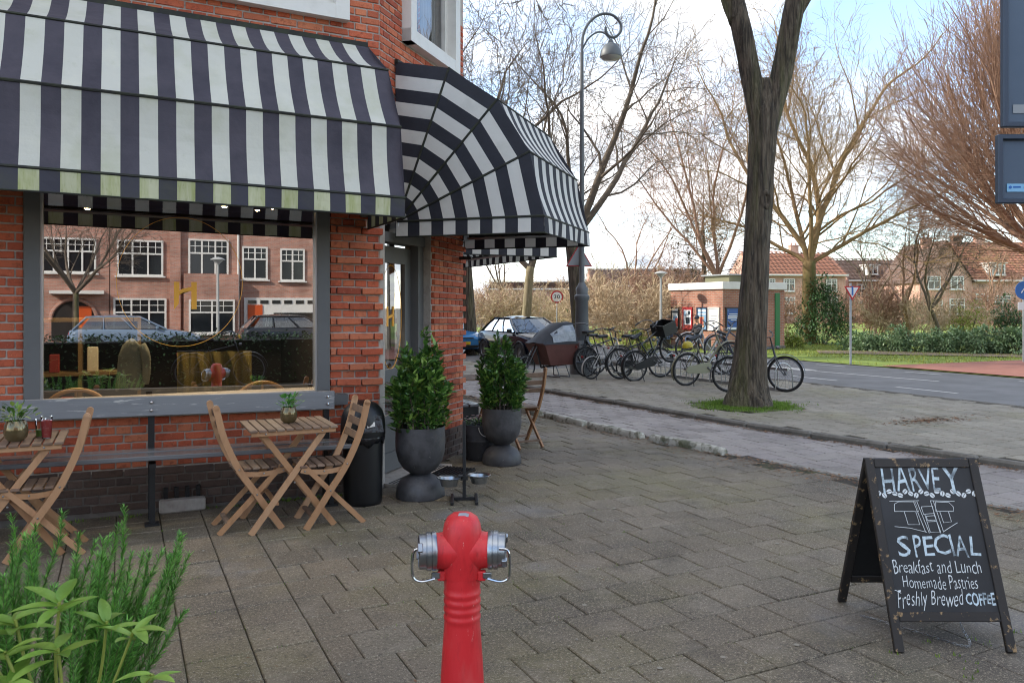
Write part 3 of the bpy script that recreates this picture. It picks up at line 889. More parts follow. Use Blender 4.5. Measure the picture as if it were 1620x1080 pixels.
# flat pale edging along the lane, then the white painted blocks
kr2 = sheet('edging', [(6.3, 0), (6.6, 0), (5.95, 6.8), (5.9, 6.8)], m_kerb, -.056)
polykerb('edging', lambda y: xk1(y) - .05, 1.0, 6.0, .13, .06, -.028, mat('pale edging stone', '#8d8880', .85, over=[('#5c574e', 4, .45, .65, .7)], bump=.3), kr2, .9)
for i, (a, b) in enumerate([((5.92, 6.82), (5.76, 7.95)), ((5.72, 8.08), (5.62, 9.15)), ((5.62, 9.28), (5.58, 10.3)), ((5.56, 10.42), (5.5, 11.5))]):
    q = MB()
    A, B = V((a[0], a[1], 0)), V((b[0], b[1], 0))
    sec = [(-.062, -.01), (-.06, .045), (-.046, .072), (-.02, .082), (.02, .08), (.046, .066), (.058, .04), (.06, -.01)]
    dr = (B - A).normalized()
    sd2 = dr.cross(V((0, 0, 1)))
    vs = []
    for k in range(15):
        f = k / 14
        e = .72 if k in (0, 14) else .93 if k in (1, 13) else 1
        ff = f if 1 < k < 13 else {0: 0, 1: .02, 13: .98, 14: 1}[k]
        vs += [A.lerp(B, ff) + sd2 * (a_ * e + G_(0, .003)) + V((0, 0, max(-.01, b_ * e + G_(0, .003)))) for a_, b_ in sec]
    q.add(vs, [(k * 8 + j, k * 8 + j + 1, k * 8 + j + 9, k * 8 + j + 8) for k in range(14) for j in range(7)] + [tuple(range(8))[::-1], tuple(range(112, 120))])
    tag(q.build('kerb_block', m_blockw, None, True), ['white painted kerb block nearest the chalkboard sign', 'white painted kerb block, second from the chalkboard sign', 'mossy white kerb block, third from the chalkboard sign', 'white kerb block farthest along the lane by the side tables'][i], 'kerb block', 'white kerb blocks along the lane')

# road markings
mk = MB()
def dash(a, b, w):
    a, b = V((a[0], a[1], -.1)), V((b[0], b[1], -.1))
    s = (b - a).cross(V((0, 0, 1))).normalized() * w / 2
    mk.quad(a - s, b - s, b + s, a + s)
for y in range(-20, 60, 3): dash((14.8 + .01 * y, y + .35), (14.8 + .01 * y, y + 1.75), .11)
for y in range(-20, 60, 3): dash((18.6, y + .35), (18.6, y + 1.4), .11)
dash((16.9, 12.2), (16.6, 15.6), .12); dash((16.7, 15.8), (16.6, 22), .5)
tag(mk.build('road_marking', m_paintw), kind='structure')

# litter: dead leaves and twigs along the lane and in the joints, pebbles
m_litter = mat('dead leaf litter', '#5a4030', .95, rnd=['#5c4332', '#7d5c43', '#8f6f52', '#4a3629', '#9c8062'])
lt = MB()
def bit(x, y, z, s):
    a = R_(0, 2 * pi)
    d, e = V((cos(a), sin(a), R_(-.1, .15))), V((-sin(a), cos(a), R_(-.15, .15)))
    p = V((x, y, z))
    lt.add([p - d * s, p + e * s * .35 + V((0, 0, s * .15)), p + d * s, p - e * s * .35], [(0, 1, 2, 3)])
for i in range(4200):
    y = R_(3, 14)
    bit(xk1(y) - .10 - abs(G_(0, .24)), y, R_(.003, .014), R_(.006, .028))
for i in range(1800):
    y = R_(4, 16)
    bit(xk2(y) - .16 - abs(G_(0, .08)), y, -.044, R_(.008, .03))
for i in range(420):
    bit(R_(-.5, 5.5), R_(1.8, 6.6), .003, R_(.003, .011))
for i in range(260):
    bit(R_(-.1, 1.6), 2.2 + abs(G_(0, .45)), .003, R_(.004, .02))
for i in range(500):
    a, r = R_(0, 6.3), abs(G_(0, .35))
    bit(10.3 + r * cos(a) * 1.6, 7.6 + r * sin(a) * .5, .006, R_(.01, .04))
for i in range(600):
    bit(R_(8, 12.8), R_(4, 16), .005, R_(.006, .025))
tag(lt.build('leaf_litter', m_litter), 'dead leaves and twigs scattered over the paving', 'litter', kind='stuff')
pb = MB()
for i in range(520):
    x, y, s = R_(.0, 5.8), R_(1.9, 8.8), R_(.003, .008)
    if i % 14 == 0: s, h_ = R_(.010, .018), .0012
    else: h_ = s * .7
    pb.lathe([(0, h_), (s * .8, h_ * .8), (s, .0005)], 7, (x, y, .0025))
tag(pb.build('pebbles', mat('pale grit', '#8f887a', .9)), 'pale grit and gum spots on the paving', 'grit', kind='stuff')
tag(MB().tube([(2.77, 2.36, .006), (2.80, 2.40, .006)], .005, 8).build('cigarette_end', mat('cigarette paper', '#c9a06a', .8)), 'cigarette end on the paving left of the chalkboard', 'cigarette end')
mo = MB()
m_moss = mat('moss and weeds', '#5f7a2a', .95, rnd=['#4d6a22', '#6a8a30', '#7f9a3c', '#55702a'], trans=.2)
def blades(mb, x, y, z, n, r, h, w=.004):
    for _ in range(n):
        a, q = R_(0, 6.3), r * sqrt(random.random())
        p = V((x + q * cos(a), y + q * sin(a), z))
        t = V((G_(0, .35), G_(0, .35), 1)).normalized() * h * R_(.5, 1.2)
        s = V((cos(a), sin(a), 0)) * w
        mb.add([p - s, p + s, p + t], [(0, 1, 2)])
for i in range(900):
    a = R_(0, 6.3); q = .36 + abs(G_(0, .22))
    blades(mo, TREE.x + q * cos(a) * 1.15, TREE.y + q * sin(a), 0, 7, .05, .045)
for i in range(700):
    a_ = random.choice((0, 1))
    gx, gy = (round(R_(.9, 4.5) / .3) * .3 + .85 - .9, R_(2.2, 6.7)) if a_ else (R_(-.8, 4.5), .9 + .3 * round(R_(4, 19)))
    if (V((gx, gy, 0)) - V((1.5, 6.2, 0))).length < 2.6 and random.random() < .8 or random.random() < .25: blades(mo, gx, gy, -.008, 6, .03, .016, .002)
for i in range(60): blades(mo, R_(-.6, 2), 6.83 - abs(G_(0, .03)), 0, 6, .02, .03)
for i in range(25): blades(mo, R_(3.2, 4.6), R_(2.0, 2.9), 0, 5, .03, .02)
tag(mo.build('moss_and_weeds', m_moss), 'low green weeds around the trunk and in the joints', 'weeds', kind='stuff')
sheet('tree_pit', [(TREE.x + .88 * cos(a) * (1 + .12 * sin(3 * a)), TREE.y + .82 * sin(a) * (1 + .1 * sin(5 * a))) for a in [i * pi / 10 for i in range(20)]], mat('mossy soil', '#4b4a26', .95, over=[('#5f7a2a', 5, .42, .6, .8)], bump=.6, bs=40), .001)
lw = MB()
for i in range(9000):
    y = R_(15.6, 40); x = 19.5 + R_(0, 9)
    if 21.5 < x + y * .1 < 23: continue
    blades(lw, x, y, -.085, 2, .12, .09, .012)
tag(lw.build('verge_grass', mat('grass blade', '#7d8a3a', .9, rnd=['#6f7c34', '#8a9644', '#9aa052', '#857c46'], trans=.25)), 'bright short grass on the verge across the road', 'grass', kind='stuff')
# ------------------------------------------------------------------ tables and chairs
def ribbon(mb, path, w, y0, th):
    """a plank of width w following path (x,z), th thick along y"""
    P = [V((p[0], 0, p[1])) for p in path]
    A, B = [], []
    for i, p in enumerate(P):
        t = (P[min(i + 1, len(P) - 1)] - P[max(i - 1, 0)]).normalized()
        n = V((t.z, 0, -t.x)) * w / 2
        A.append(p + n); B.append(p - n)
    n = len(P)
    vs = [q + V((0, y, 0)) for y in (y0, y0 + th) for q in A + B]
    fs = []
    for i in range(n - 1):
        fs += [(i, i + 1, n + i + 1, n + i), (2 * n + i, 3 * n + i, 3 * n + i + 1, 2 * n + i + 1), (i, 2 * n + i, 2 * n + i + 1, i + 1), (n + i, n + i + 1, 3 * n + i + 1, 3 * n + i)]
    fs += [(0, n, 3 * n, 2 * n), (n - 1, 3 * n - 1, 4 * n - 1, 2 * n - 1)]
    mb.add(vs, fs)
    return mb
def xz(pts, k=3): return [(p.x, p.z) for p in smooth_path([(a, 0, b) for a, b in pts], k)]
def make_chair():
    t = thing('folding_chair', 'x', 'chair')
    post = xz([(0, 0), (.10, .15), (.177, .267), (.30, .455), (.40, .68), (.455, .90)], 4)
    tip = post[-1]
    for y in (0, .35):
        q = ribbon(MB(), post, .045, y, .022)
        q.lathe([(.0, 0), (.0225, 0), (.0225, .022), (0, .022)], 14, (tip[0], y, tip[1]), 'y')
        q.build('back_post', m_wood, t)
        ribbon(MB(), [(.435, 0), (.177, .267), (-.005, .455)], .036, y + (.024 if y == 0 else -.024), .02).build('leg', m_wood, t)
        ribbon(MB(), xz([(-.03, .43), (.02, .415), (.14, .405), (.25, .415), (.31, .44)], 3), .035, y + (.026 if y == 0 else -.022), .018).build('seat_rail', m_wood, t)
        bl = MB()
        for p in ((.177, .267), (.30, .455), (.13, .415), (-.01, .425)):
            bl.lathe([(0, -.004), (.006, -.003), (.007, 0), (.007, .002)] if y == 0 else [(.007, -.002), (.007, 0), (.006, .003), (0, .004)], 8, (p[0], -.0 if y == 0 else y + .022, p[1]), 'y')
        bl.build('bolt', m_steel, t)
    for i in range(6):
        MB().box((-.012 + i * .063, .186, .452), (.052, .335, .016), bev=.003).build('seat_slat', m_slat, t)
    for (x, z, a) in ((.435, .835, .22), (.41, .745, .28), (.378, .655, .36)):
        MB().box((x, .186, z), (.012, .33, .055), Matrix.Rotation(a, 3, 'Y'), bev=.003).build('back_slat', m_slat, t)
    MB().bar((.37, .03, .075), (.37, .342, .075), .03, .02).build('stretcher', m_slat, t)
    MB().bar((.055, .03, .085), (.055, .342, .085), .03, .02).build('stretcher', m_slat, t)
    return t
def make_table():
    t = thing('folding_table', 'x', 'table')
    for i in range(10):
        MB().box((-.285 + i * .0633, 0, .735), (.053, .58, .018), bev=.003).build('slat', m_slat, t)
    for y in (-.265, .265):
        MB().box((0, y, .712), (.60, .022, .034), bev=.003).build('top_rail', m_wood, t)
        s = 1 if y > 0 else -1
        ribbon(MB(), [(-.30, 0), (.215, .70)], .042, y - s * .02 - .01, .02).build('leg', m_wood, t)
        ribbon(MB(), [(.30, 0), (-.215, .70)], .042, y - s * .045 - .01, .02).build('leg', m_wood, t)
        bl = MB()
        for p in ((0, .35), (-.2, .712), (.2, .712)):
            bl.lathe([(0, -.004), (.006, -.003), (.007, 0), (.007, .003)] if s < 0 else [(.007, -.003), (.007, 0), (.006, .003), (0, .004)], 8, (p[0], y + s * .012, p[1]), 'y')
        bl.build('bolt', m_steel, t)
    MB().bar((-.12, -.24, .20), (-.12, .24, .20), .03, .02).build('stretcher', m_wood, t)
    return t
chair0, table0 = make_chair(), make_table()
def place(o, first, loc, rz, label, group):
    c = o if first else dup(o)
    c.location, c.rotation_euler = loc, (0, 0, rz)
    c['label'], c['group'] = label, group
    return c
GCH, GTB = 'wooden folding chairs of the terrace', 'wooden folding tables of the terrace'
for i, (x, y, a, l) in enumerate([
    (1.19, 5.84, 0, 'wooden folding chair between the potted-plant table and the black bin'),
    (1.03, 6.33, pi + .03, 'wooden folding chair facing the bin across the potted-plant table'),
    (-.67, 5.9, -.02, 'wooden folding chair beside the table with drinks, behind the rosemary'),
    (3.98, 8.50, -pi / 2 + .05, 'wooden folding chair seen from behind at the side street table'),
    (3.72, 10.1, pi / 2, 'wooden folding chair at the far side of the side street table'),
    (3.75, 11.55, pi / 2, 'wooden folding chair farthest down the side street')]):
    place(chair0, i == 0, (x, y, 0.002), a, l, GCH)
for i, (x, y, a, l) in enumerate([
    (1.11, 6.13, 0, 'wooden slatted folding table with a small potted plant below the window'),
    (-.66, 6.2, 0, 'wooden slatted folding table with drinks and a plant at the left edge'),
    (3.86, 9.15, pi / 2, 'wooden slatted folding table on the side street behind the tub')]):
    place(table0, i == 0, (x, y, .002), a, l, GTB)
sb = thing('side_bench', 'grey bench against the side wall behind the corner pier', 'bench', (3.66, 10.3, 0))
for x in (-.1, .06): MB().box((x, 0, .46), (.14, 3.4, .03), bev=.005).build('seat_plank', m_seat, sb)
for y in (-1.6, 0, 1.6): MB().box((-.02, y, .222), (.3, .05, .445)).build('leg', m_black, sb)

# small potted plants and glasses on the tables
m_vase = mat('smoked glass vase', '#6d5f42', .12, metal=.55, over=[('#8f8466', 6, .45, .65, .6)], spec=.8)
m_sprig = mat('fresh leaf', '#4d8a3c', .5, rnd=['#3d7a30', '#5a9a44', '#2f6426', '#6aa850'], trans=.2)
def table_plant(x, y, z, s, label, n=70, dark=False):
    t = thing('table_plant', label, 'potted plant', (x, y, z), R_(0, 6), 'little plants on the tables')
    MB().lathe([(0, 0), (.035 * s, 0), (.052 * s, .02 * s), (.058 * s, .05 * s), (.052 * s, .085 * s), (.044 * s, .105 * s), (.040 * s, .105 * s), (.046 * s, .08 * s), (0, .075 * s)], 24).build('vase', m_vase, t, True)
    lf = MB()
    for i in range(n):
        a, e = R_(0, 6.28), R_(.2, 1.3)
        d = V((cos(a) * cos(e), sin(a) * cos(e), sin(e)))
        p = V((0, 0, .1 * s)) + d * R_(.02, .09) * s * V((1.1, 1.1, .9)).x
        lf.leaf(p, d + V((G_(0, .3), G_(0, .3), G_(0, .3))), (0, 0, 1), R_(.025, .045) * s, R_(.016, .026) * s)
        if i % 5 == 0: lf.tube([(0, 0, .08 * s), p], .0015, 4)
    lf.build('foliage', MATS['laurel leaf'] if dark else m_sprig, t)
table_plant(1.12, 6.14, .747, 1.12, 'small green plant in a smoky glass vase on the bin-side table')
table_plant(-.63, 6.08, .747, 1.25, 'small dark leafy plant in a glossy vase at the left edge table', 60, True)
m_red = mat('red juice', '#c24a48', .15, over=[('#d8a8a0', 40, .55, .7, .5)], spec=.7)
m_grn = mat('green lime', '#6a8f3a', .3)
m_cup = glassmat('drinking glass', (1, 1, 1), .0, tcol=(.96, .95, .95))
def drink(x, y, h, m, lv, lab):
    t = thing('drinking_glass', lab, 'glass', (x, y, .747), 0, 'drinks on the left table')
    MB().lathe([(0, 0), (.028, 0), (.036, h)], 20).build('tumbler', m_cup, t, True)
    MB().lathe([(0, .006), (.0272, .006), (.0272 + .0075 * lv, h * lv), (0, h * lv)], 18).build('drink', m, t, True)
drink(-.46, 6.12, .145, m_red, .82, 'tall glass of red iced drink on the left table')
drink(-.50, 6.20, .12, m_grn, .4, 'nearly empty glass with lime behind the red drink')

# ------------------------------------------------------------------ dome-topped bin
bi = thing('litter_bin', 'black dome-topped litter bin with bag by the brick pier', 'bin', (1.78, 6.46, .003))
MB().lathe([(0, 0), (.150, 0), (.156, .012), (.158, .03), (.163, .52), (.160, .52), (0, .5)], 36).build('body', m_plastic, bi, True)
bg_ = MB()
pts = []
for k, (r, z) in enumerate([(.165, .50), (.174, .50), (.176, .535), (.178, .56), (.17, .575)]):
    for i in range(48):
        a = 2 * pi * i / 48
        f = 1 + (.02 * sin(7 * a + k) + .015 * sin(17 * a)) * (1 if k in (1, 2) else .5)
        pts.append(V((r * f * cos(a), r * f * sin(a), z + (.018 * sin(5 * a) + .01 * sin(13 * a) if k < 2 else 0))))
bg_.add(pts, [(k * 48 + i, k * 48 + (i + 1) % 48, (k + 1) * 48 + (i + 1) % 48, (k + 1) * 48 + i) for k in range(4) for i in range(48)])
bg_.build('bin_bag', m_bag, bi, 'all')
MB().lathe([(.181, .555), (.184, .57), (.183, .64), (.176, .71), (.155, .77), (.115, .815), (.06, .84), (0, .846)], 36).build('dome_lid', m_plastic, bi, True)
MB().prism([(-.09, 0), (.09, 0), (.075, .13), (-.075, .13)], .006, Matrix.Translation((.03, -.183, .60)) @ Matrix.Rotation(radians(78), 4, 'X')).build('flap', m_bag, bi)
MB().prism([(-.045, .04), (.02, .05), (.02, .085), (-.045, .075)], .002, Matrix.Translation((.03, -.19, .60)) @ Matrix.Rotation(radians(78), 4, 'X')).build('label_sticker', m_white, bi)

# ------------------------------------------------------------------ planters
def laurel_bush(t, z0, z1, r0, r1, n, seed):
    random.seed(seed)
    lf, st = MB(), MB()
    for s in range(34):
        a, q = R_(0, 6.28), r0 * .9 * sqrt(random.random())
        b = V((q * cos(a), q * sin(a), z0))
        h = (z1 - z0) * R_(.72, 1.0) * (1 - .62 * q / r0)
        lean = V((cos(a), sin(a), 0)) * R_(-.25, .22) * r0
        P = [b, b + lean * .4 + V((0, 0, h * .4)), b + lean * .8 + V((G_(0, .02), G_(0, .02), h * .75)), b + lean + V((G_(0, .02), G_(0, .02), h))]
        P = smooth_path(P, 5)
        st.tube(P, [.006 * (1 - .6 * i / len(P)) for i in range(len(P))], 5)
        m = int(n / 34)
        for k in range(m):
            f = 1 - (random.random() ** 1.3) * .92
            p = P[min(len(P) - 1, int(f * (len(P) - 1)))] + V((G_(0, .012), G_(0, .012), G_(0, .02)))
            al = R_(0, 6.28)
            out = V((p.x, p.y, 0)).normalized() if V((p.x, p.y, 0)).length > .01 else V((1, 0, 0))
            d = V((cos(al), sin(al), R_(.3, 1.9))) + out * .6
            lf.leaf(p, d, V((G_(0, .3), G_(0, .3), 1)), R_(.05, .105), R_(.026, .042), .3, R_(.05, .3))
    lf.build('foliage', m_laurel, t)
    st.build('stem', m_branch, t)
    random.seed(seed + 1)
def planter(x, y, h0, h1, r, label, seed, top, br, bn_=1900):
    t = thing('goblet_planter', label, 'planter', (x, y, .002), R_(0, 6), 'charcoal goblet planters by the door')
    MB().lathe([(r * .97, 0), (r * .99, .01), (r * .95, h0 * .45), (r * .80, h0 * .75), (r * .5, h0 * .95), (r * .38, h0 + .004), (0, h0 + .004)], 40).build('foot_dome', m_pot, t, True)
    H = h1 - h0
    MB().lathe([(r * .36, h0 - .004), (r * .42, h0 + .01), (r * .68, h0 + H * .12), (r * .88, h0 + H * .28), (r * .98, h0 + H * .48), (r, h0 + H * .65), (r * .985, h1 - .01), (r * .985, h1), (r * .94, h1), (r * .93, h1 - .05)], 44).build('bowl', m_pot, t, True)
    MB().lathe([(r * .94, h1 - .035), (0, h1 - .03)], 30).build('soil', m_soil, t)
    laurel_bush(t, h1 - .04, top, br, br, bn_, seed)
planter(2.28, 6.46, .195, .60, .213, 'charcoal goblet planter with tall laurel left of the dog bowls', 5, 1.56, .235, 3000)
planter(3.52, 7.46, .19, .575, .205, 'charcoal goblet planter with laurel before the side street tables', 9, 1.42, .225, 2800)
# small bucket of flowers behind the right planter, shrub in a tub on the side street
fp = thing('flower_bucket', 'dark bucket of pale pink flowers between pier and planter', 'flower pot', (3.42, 7.78, .002))
MB().lathe([(0, 0), (.15, 0), (.165, .02), (.17, .19), (.178, .20), (.178, .215), (.172, .22), (.182, .36), (.186, .37), (.178, .37), (.17, .33), (0, .33)], 30).build('bucket', m_pot, fp, True)
MB().tube(arc((0, -.185, .36), .1, pi, 2 * pi, 14), .004, 6).build('handle', m_white, fp)
fl, fb = MB(), MB()
for i in range(170):
    a, q = R_(0, 6.28), .17 * sqrt(random.random())
    p = V((q * cos(a), q * sin(a), .36 + R_(0, .10) * (1 - q / .25)))
    fl.leaf(p, V((cos(a), sin(a), R_(0, 1))), (0, 0, 1), R_(.03, .05), R_(.018, .026))
    if i % 4 == 0:
        for k in range(5): fb.leaf(p + V((0, 0, .05)), V((cos(k * 1.26), sin(k * 1.26), .4)), (0, 0, 1), .018, .014)
fl.build('foliage', m_laurel, fp)
fb.build('blossom', mat('pale pink petal', '#c9aaa2', .7), fp)
tb = thing('shrub_tub', 'bushy olive-brown shrub in a tub down the side street', 'potted plant', (3.95, 12.6, .002))
MB().lathe([(0, 0), (.2, 0), (.27, .38), (.25, .38), (0, .34)], 24).build('tub', m_pot, tb, True)
sf = MB()
for i in range(1300):
    d = V((G_(0, 1), G_(0, 1), G_(.2, 1))).normalized()
    p = V((0, 0, .78)) + d * R_(.2, .42) * V((1, 1, 1.1)).x
    sf.leaf(p, d + V((G_(0, .4), G_(0, .4), .3)), (0, 0, 1), R_(.05, .08), R_(.018, .03))
sf.build('foliage', mat('olive brown leaf', '#4d4a2a', .6, rnd=['#35381f', '#4d4a2a', '#5f5230', '#6d5d3a', '#3c4524'], trans=.1), tb)

# ------------------------------------------------------------------ dog bowl stand
ds = thing('dog_bowl_stand', 'black stand with two steel dog bowls between the planters', 'dog bowls', (2.56, 6.16, .002), radians(-22))
MB().bar((0, 0, .02), (0, 0, .66), .028, .028, (1, 0, 0), bev=.003).build('post', m_black, ds)
fb_ = MB()
for x in (-.10, .10): fb_.bar((x, -.17, .014), (x, .15, .014), .026, .024, bev=.003)
fb_.bar((-.09, 0, .016), (.09, 0, .016), .024, .02)
fb_.build('foot', m_black, ds)
for x in (-.125, .125):
    b = MB().lathe([(0, .0), (.066, .0), (.080, .055), (.098, .064), (.1, .067), (.097, .069), (.078, .060), (.062, .006), (0, .006)], 30, (x, -.04 if x < 0 else .05, .135)).build('bowl', m_steel, ds, True)
MB().bar((-.03, 0, .19), (.03, 0, .19), .05, .035).build('clamp', m_black, ds)
MB().lathe([(0, -.02), (.018, -.018), (.018, .018), (0, .02)], 10, (-.03, -.03, .21), 'x').build('clamp_knob', m_black, ds, True)
tag(MB().lathe([(.0, .010), (.05, .009), (.08, .004), (.1, 0)], 14, (2.42, 6.30, .003)).build('sand_spill', mat('sandy crumbs', '#8f7c5e', .95, over=[('#5c4a38', 30, .45, .6, .8)], bump=1., bs=60)), 'small heap of sandy crumbs at the left planter', 'sand')

# ------------------------------------------------------------------ red hydrant
m_hyd = mat('red hydrant paint', '#d42a30', .46, over=[('#a0141c', 9, .48, .66, .7), ('#d9716a', 4, .48, .70, .65), ('#5a1a1a', 26, .60, .70, .5), ('#dba59c', 70, .665, .71, .8)], coord='O', stretch=(1, 1, .28), bump=.3, bs=60, rvar=.14)
m_scuff = mat('grey primer scuff', '#8f9299', .6, over=[('#a9abb0', 30, .5, .65, .5)])
m_alu = mat('cast aluminium', '#a3a8ae', .32, metal=1., over=[('#7d8288', 10, .45, .65, .5)], bump=.1, bs=80)
hy = thing('fire_hydrant', 'red fire hydrant with two aluminium hose couplings in the foreground', 'hydrant', (1.11, 2.69, 0), radians(-26))
rp_ = [(0, .0), (.14, 0), (.14, .03), (.095, .05), (.086, .12), (.0745, .34), (.0655, .47)]
for k in range(4):
    z = .483 + k * .030
    rp_ += [(.0650, z), (.0675, z + .006), (.0675, z + .016), (.0645, z + .021)]
rp_ += [(.066, .61), (.0665, .64)]
MB().lathe(rp_, 48).build('column', m_hyd, hy, 'yes')
hd_ = MB()
pts = []
prof = [(.0665, .64, .0665), (.070, .68, .070), (.074, .72, .076), (.074, .76, .075), (.071, .80, .071), (.066, .83, .066), (.056, .852, .056), (.036, .866, .036), (.0, .870, .0)]
for (rx, z, ry) in prof:
    for i in range(40):
        a = 2 * pi * i / 40
        e = .86
        c_, s_ = cos(a), sin(a)
        pts.append(V((rx * math.copysign(abs(c_) ** e, c_), ry * math.copysign(abs(s_) ** e, s_), z)))
hd_.add(pts, [(k * 40 + i, k * 40 + (i + 1) % 40, (k + 1) * 40 + (i + 1) % 40, (k + 1) * 40 + i) for k in range(len(prof) - 1) for i in range(40)])
hd_.build('head', m_hyd, hy, 'all')
MB().prism([(-.018, -.010), (.020, -.012), (.022, .004), (.008, .011), (-.014, .009)], .003, Matrix.Translation((.004, -.024, .8665)) @ Matrix.Rotation(radians(22), 4, 'X')).build('paint_scuff', m_scuff, hy)
for s in (-1, 1):
    A = V((s * .95, -.16, .0)).normalized() if s < 0 else V((s * .95, -.02, .0)).normalized()
    Mx = Matrix.Translation((0, 0, .735)) @ A.to_track_quat('Z', 'Y').to_matrix().to_4x4()
    def lat(pr, n=36):
        q = MB().lathe(pr, n)
        q.v = [Mx @ v for v in q.v]
        return q
    lat([(.074, .01), (.069, .05), (.064, .085), (.064, .097)]).build('outlet', m_hyd, hy, 'yes')
    lat([(.0, .095), (.067, .095), (.069, .099), (.069, .111), (.064, .112), (.064, .114), (.0685, .115), (.0685, .130), (.064, .131), (.064, .133), (.062, .134), (.062, .156), (.054, .159), (.054, .135), (.0, .128)]).build('coupling', m_alu, hy, 'yes')
    for k in range(2):
        lug = MB()
        a = pi * k + .5
        q = MB().box((.059 * cos(a), .059 * sin(a), .155), (.02, .032, .02), Matrix.Rotation(a, 3, 'Z'), bev=.003)
        lug.add([Mx @ v for v in q.v], q.f)
        lug.build('coupling_lug', m_alu, hy)
    MB().box((s * .072, -.03, .652), (.03, .03, .035), bev=.004).build('hinge_lug', m_hyd, hy)
    MB().box((s * .092, -.042, .655), (.032, .012, .022), bev=.003).build('hinge_plate', m_alu, hy)
    w = smooth_path([(s * .095, -.048, .645), (s * .140, -.062, .640), (s * .168, -.07, .654), (s * .174, -.07, .69), (s * .172, -.07, .735), (s * .162, -.07, .755), (s * .135, -.066, .758)], 5)
    MB().tube(w, .0052, 8).build('wire_handle', m_chrome, hy, True)

# ------------------------------------------------------------------ chalkboard
m_board = mat('chalkboard black', '#232325', .62, over=[('#353538', 2.2, .42, .68, .8), ('#47484c', 5, .6, .8, .35)])
m_bframe = mat('worn dark board frame', '#282320', .6, over=[('#1c1816', 6, .45, .65, .6), ('#9c7f5a', 24, .58, .65, .9)], bump=.2, bs=60)
m_chalk = mat('chalk', '#c3d2da', .9, over=[('#4a5056', 16, .48, .62, .85), ('#8b979d', 60, .5, .66, .6)])
m_chalk2 = mat('chalk line', '#d6dadb', .9, over=[('#8b9093', 40, .55, .7, .6)])
ab = thing('chalkboard_sign', 'black folding chalkboard lettered HARVEY SPECIAL on the pavement', 'chalkboard', (3.645, 2.735, .002), radians(-26))
BW, BHt, BD = .285, .845, .325
th = atan2(BD, BHt)
SL = sqrt(BD * BD + BHt * BHt)
def leafpanel(sgn):
    """front leaf sgn=-1: local a across, b up the slope from the foot"""
    up = V((0, -sgn * sin(th), cos(th)))
    nrm = V((0, sgn * cos(th), sin(th)))
    O = V((0, sgn * BD, 0))
    return lambda a, b, c=0.: O + V((a, 0, 0)) + up * b + nrm * c
for sgn in (-1, 1):
    Pn = leafpanel(sgn)
    nr = (Pn(0, 0, 1) - Pn(0, 0, 0))
    for a in (-BW + .022, BW - .022): MB().bar(Pn(a, 0), Pn(a, SL), .044, .024, nr, bev=.003).build('stile', m_bframe, ab)
    for b in (SL - .024, .155): MB().bar(Pn(-BW + .046, b), Pn(BW - .046, b), .044, .022, nr, bev=.003).build('rail', m_bframe, ab)
    MB().bar(Pn(0, .17), Pn(0, SL - .04), BW * 2 - .07, .006, nr).build('panel', m_board if sgn < 0 else m_black, ab)
hg = MB()
for a in (-.2, .2): hg.tube([V((a - .03, 0, BHt - .004)), V((a + .03, 0, BHt - .004))], .007, 8)
hg.build('hinge', m_black, ab)
Pf = leafpanel(-1)
def text_tris(s, shear=0., off=0., space=1.):
    cu = bpy.data.curves.new('t', 'FONT')
    cu.body, cu.size, cu.shear, cu.offset, cu.space_character = s, 1, shear, off, space
    cu.resolution_u = 2
    o = link(bpy.data.objects.new('t', cu))
    bpy.context.view_layer.update()
    me = bpy.data.meshes.new_from_object(o.evaluated_get(bpy.context.evaluated_depsgraph_get()))
    vs, fs = [v.co.copy() for v in me.vertices], [tuple(p.vertices) for p in me.polygons]
    bpy.data.objects.remove(o); bpy.data.curves.remove(cu); bpy.data.meshes.remove(me)
    return vs, fs
def fitted(s, a0, a1, b0, b1, P, name, m, parent, c=.0042, wob=0., hand=False, **k):
    vs, fs = text_tris(s, **k)
    x0, x1 = min(v.x for v in vs), max(v.x for v in vs)
    y0, y1 = min(v.y for v in vs), max(v.y for v in vs)
    if hand:
        up = list(range(len(vs)))
        def find(i):
            while up[i] != i:
                up[i] = up[up[i]]; i = up[i]
            return i
        for f in fs:
            for j in f[1:]: up[find(j)] = find(f[0])
        isl = {}
        for i in range(len(vs)): isl.setdefault(find(i), []).append(i)
        for ids in isl.values():
            cx_, cy_ = sum(vs[i].x for i in ids) / len(ids), sum(vs[i].y for i in ids) / len(ids)
            ro_a, dy_, sc_y, sc_x = G_(0, .07), G_(0, .028), 1 + G_(0, .09), 1 + G_(0, .08)
            for i in ids:
                dx, dy = (vs[i].x - cx_) * sc_x, (vs[i].y - cy_) * sc_y
                vs[i].x, vs[i].y = cx_ + dx * cos(ro_a) - dy * sin(ro_a) + .012 * sin(dy * 9), cy_ + dx * sin(ro_a) + dy * cos(ro_a) + dy_ + .012 * sin(dx * 11)
    q = MB()
    q.add([P(a0 + (v.x - x0) / (x1 - x0) * (a1 - a0), b0 + (v.y - y0) / (y1 - y0) * (b1 - b0) + wob * sin((v.x - x0) * 2.3), c) for v in vs], fs)
    return q.build(name, m, parent)
def fr_(x): return -BW + x * 2 * BW
def fb2(y): return SL * (1 - y)
X = [.125, .25, .375, .49, .60, .70]
for ch, a0, a1, dy in [('H', .125, .235, 0), ('A', .245, .365, .004), ('R', .38, .455, -.004), ('V', .46, .57, .006), ('E', .575, .635, 0), ('Y', .66, .835, .01)]:
    fitted(ch, fr_(a0), fr_(a1), fb2(.185) + dy, fb2(.05) + dy, Pf, 'chalk_lettering', m_chalk, ab, shear=.03, hand=True)
bz = MB()
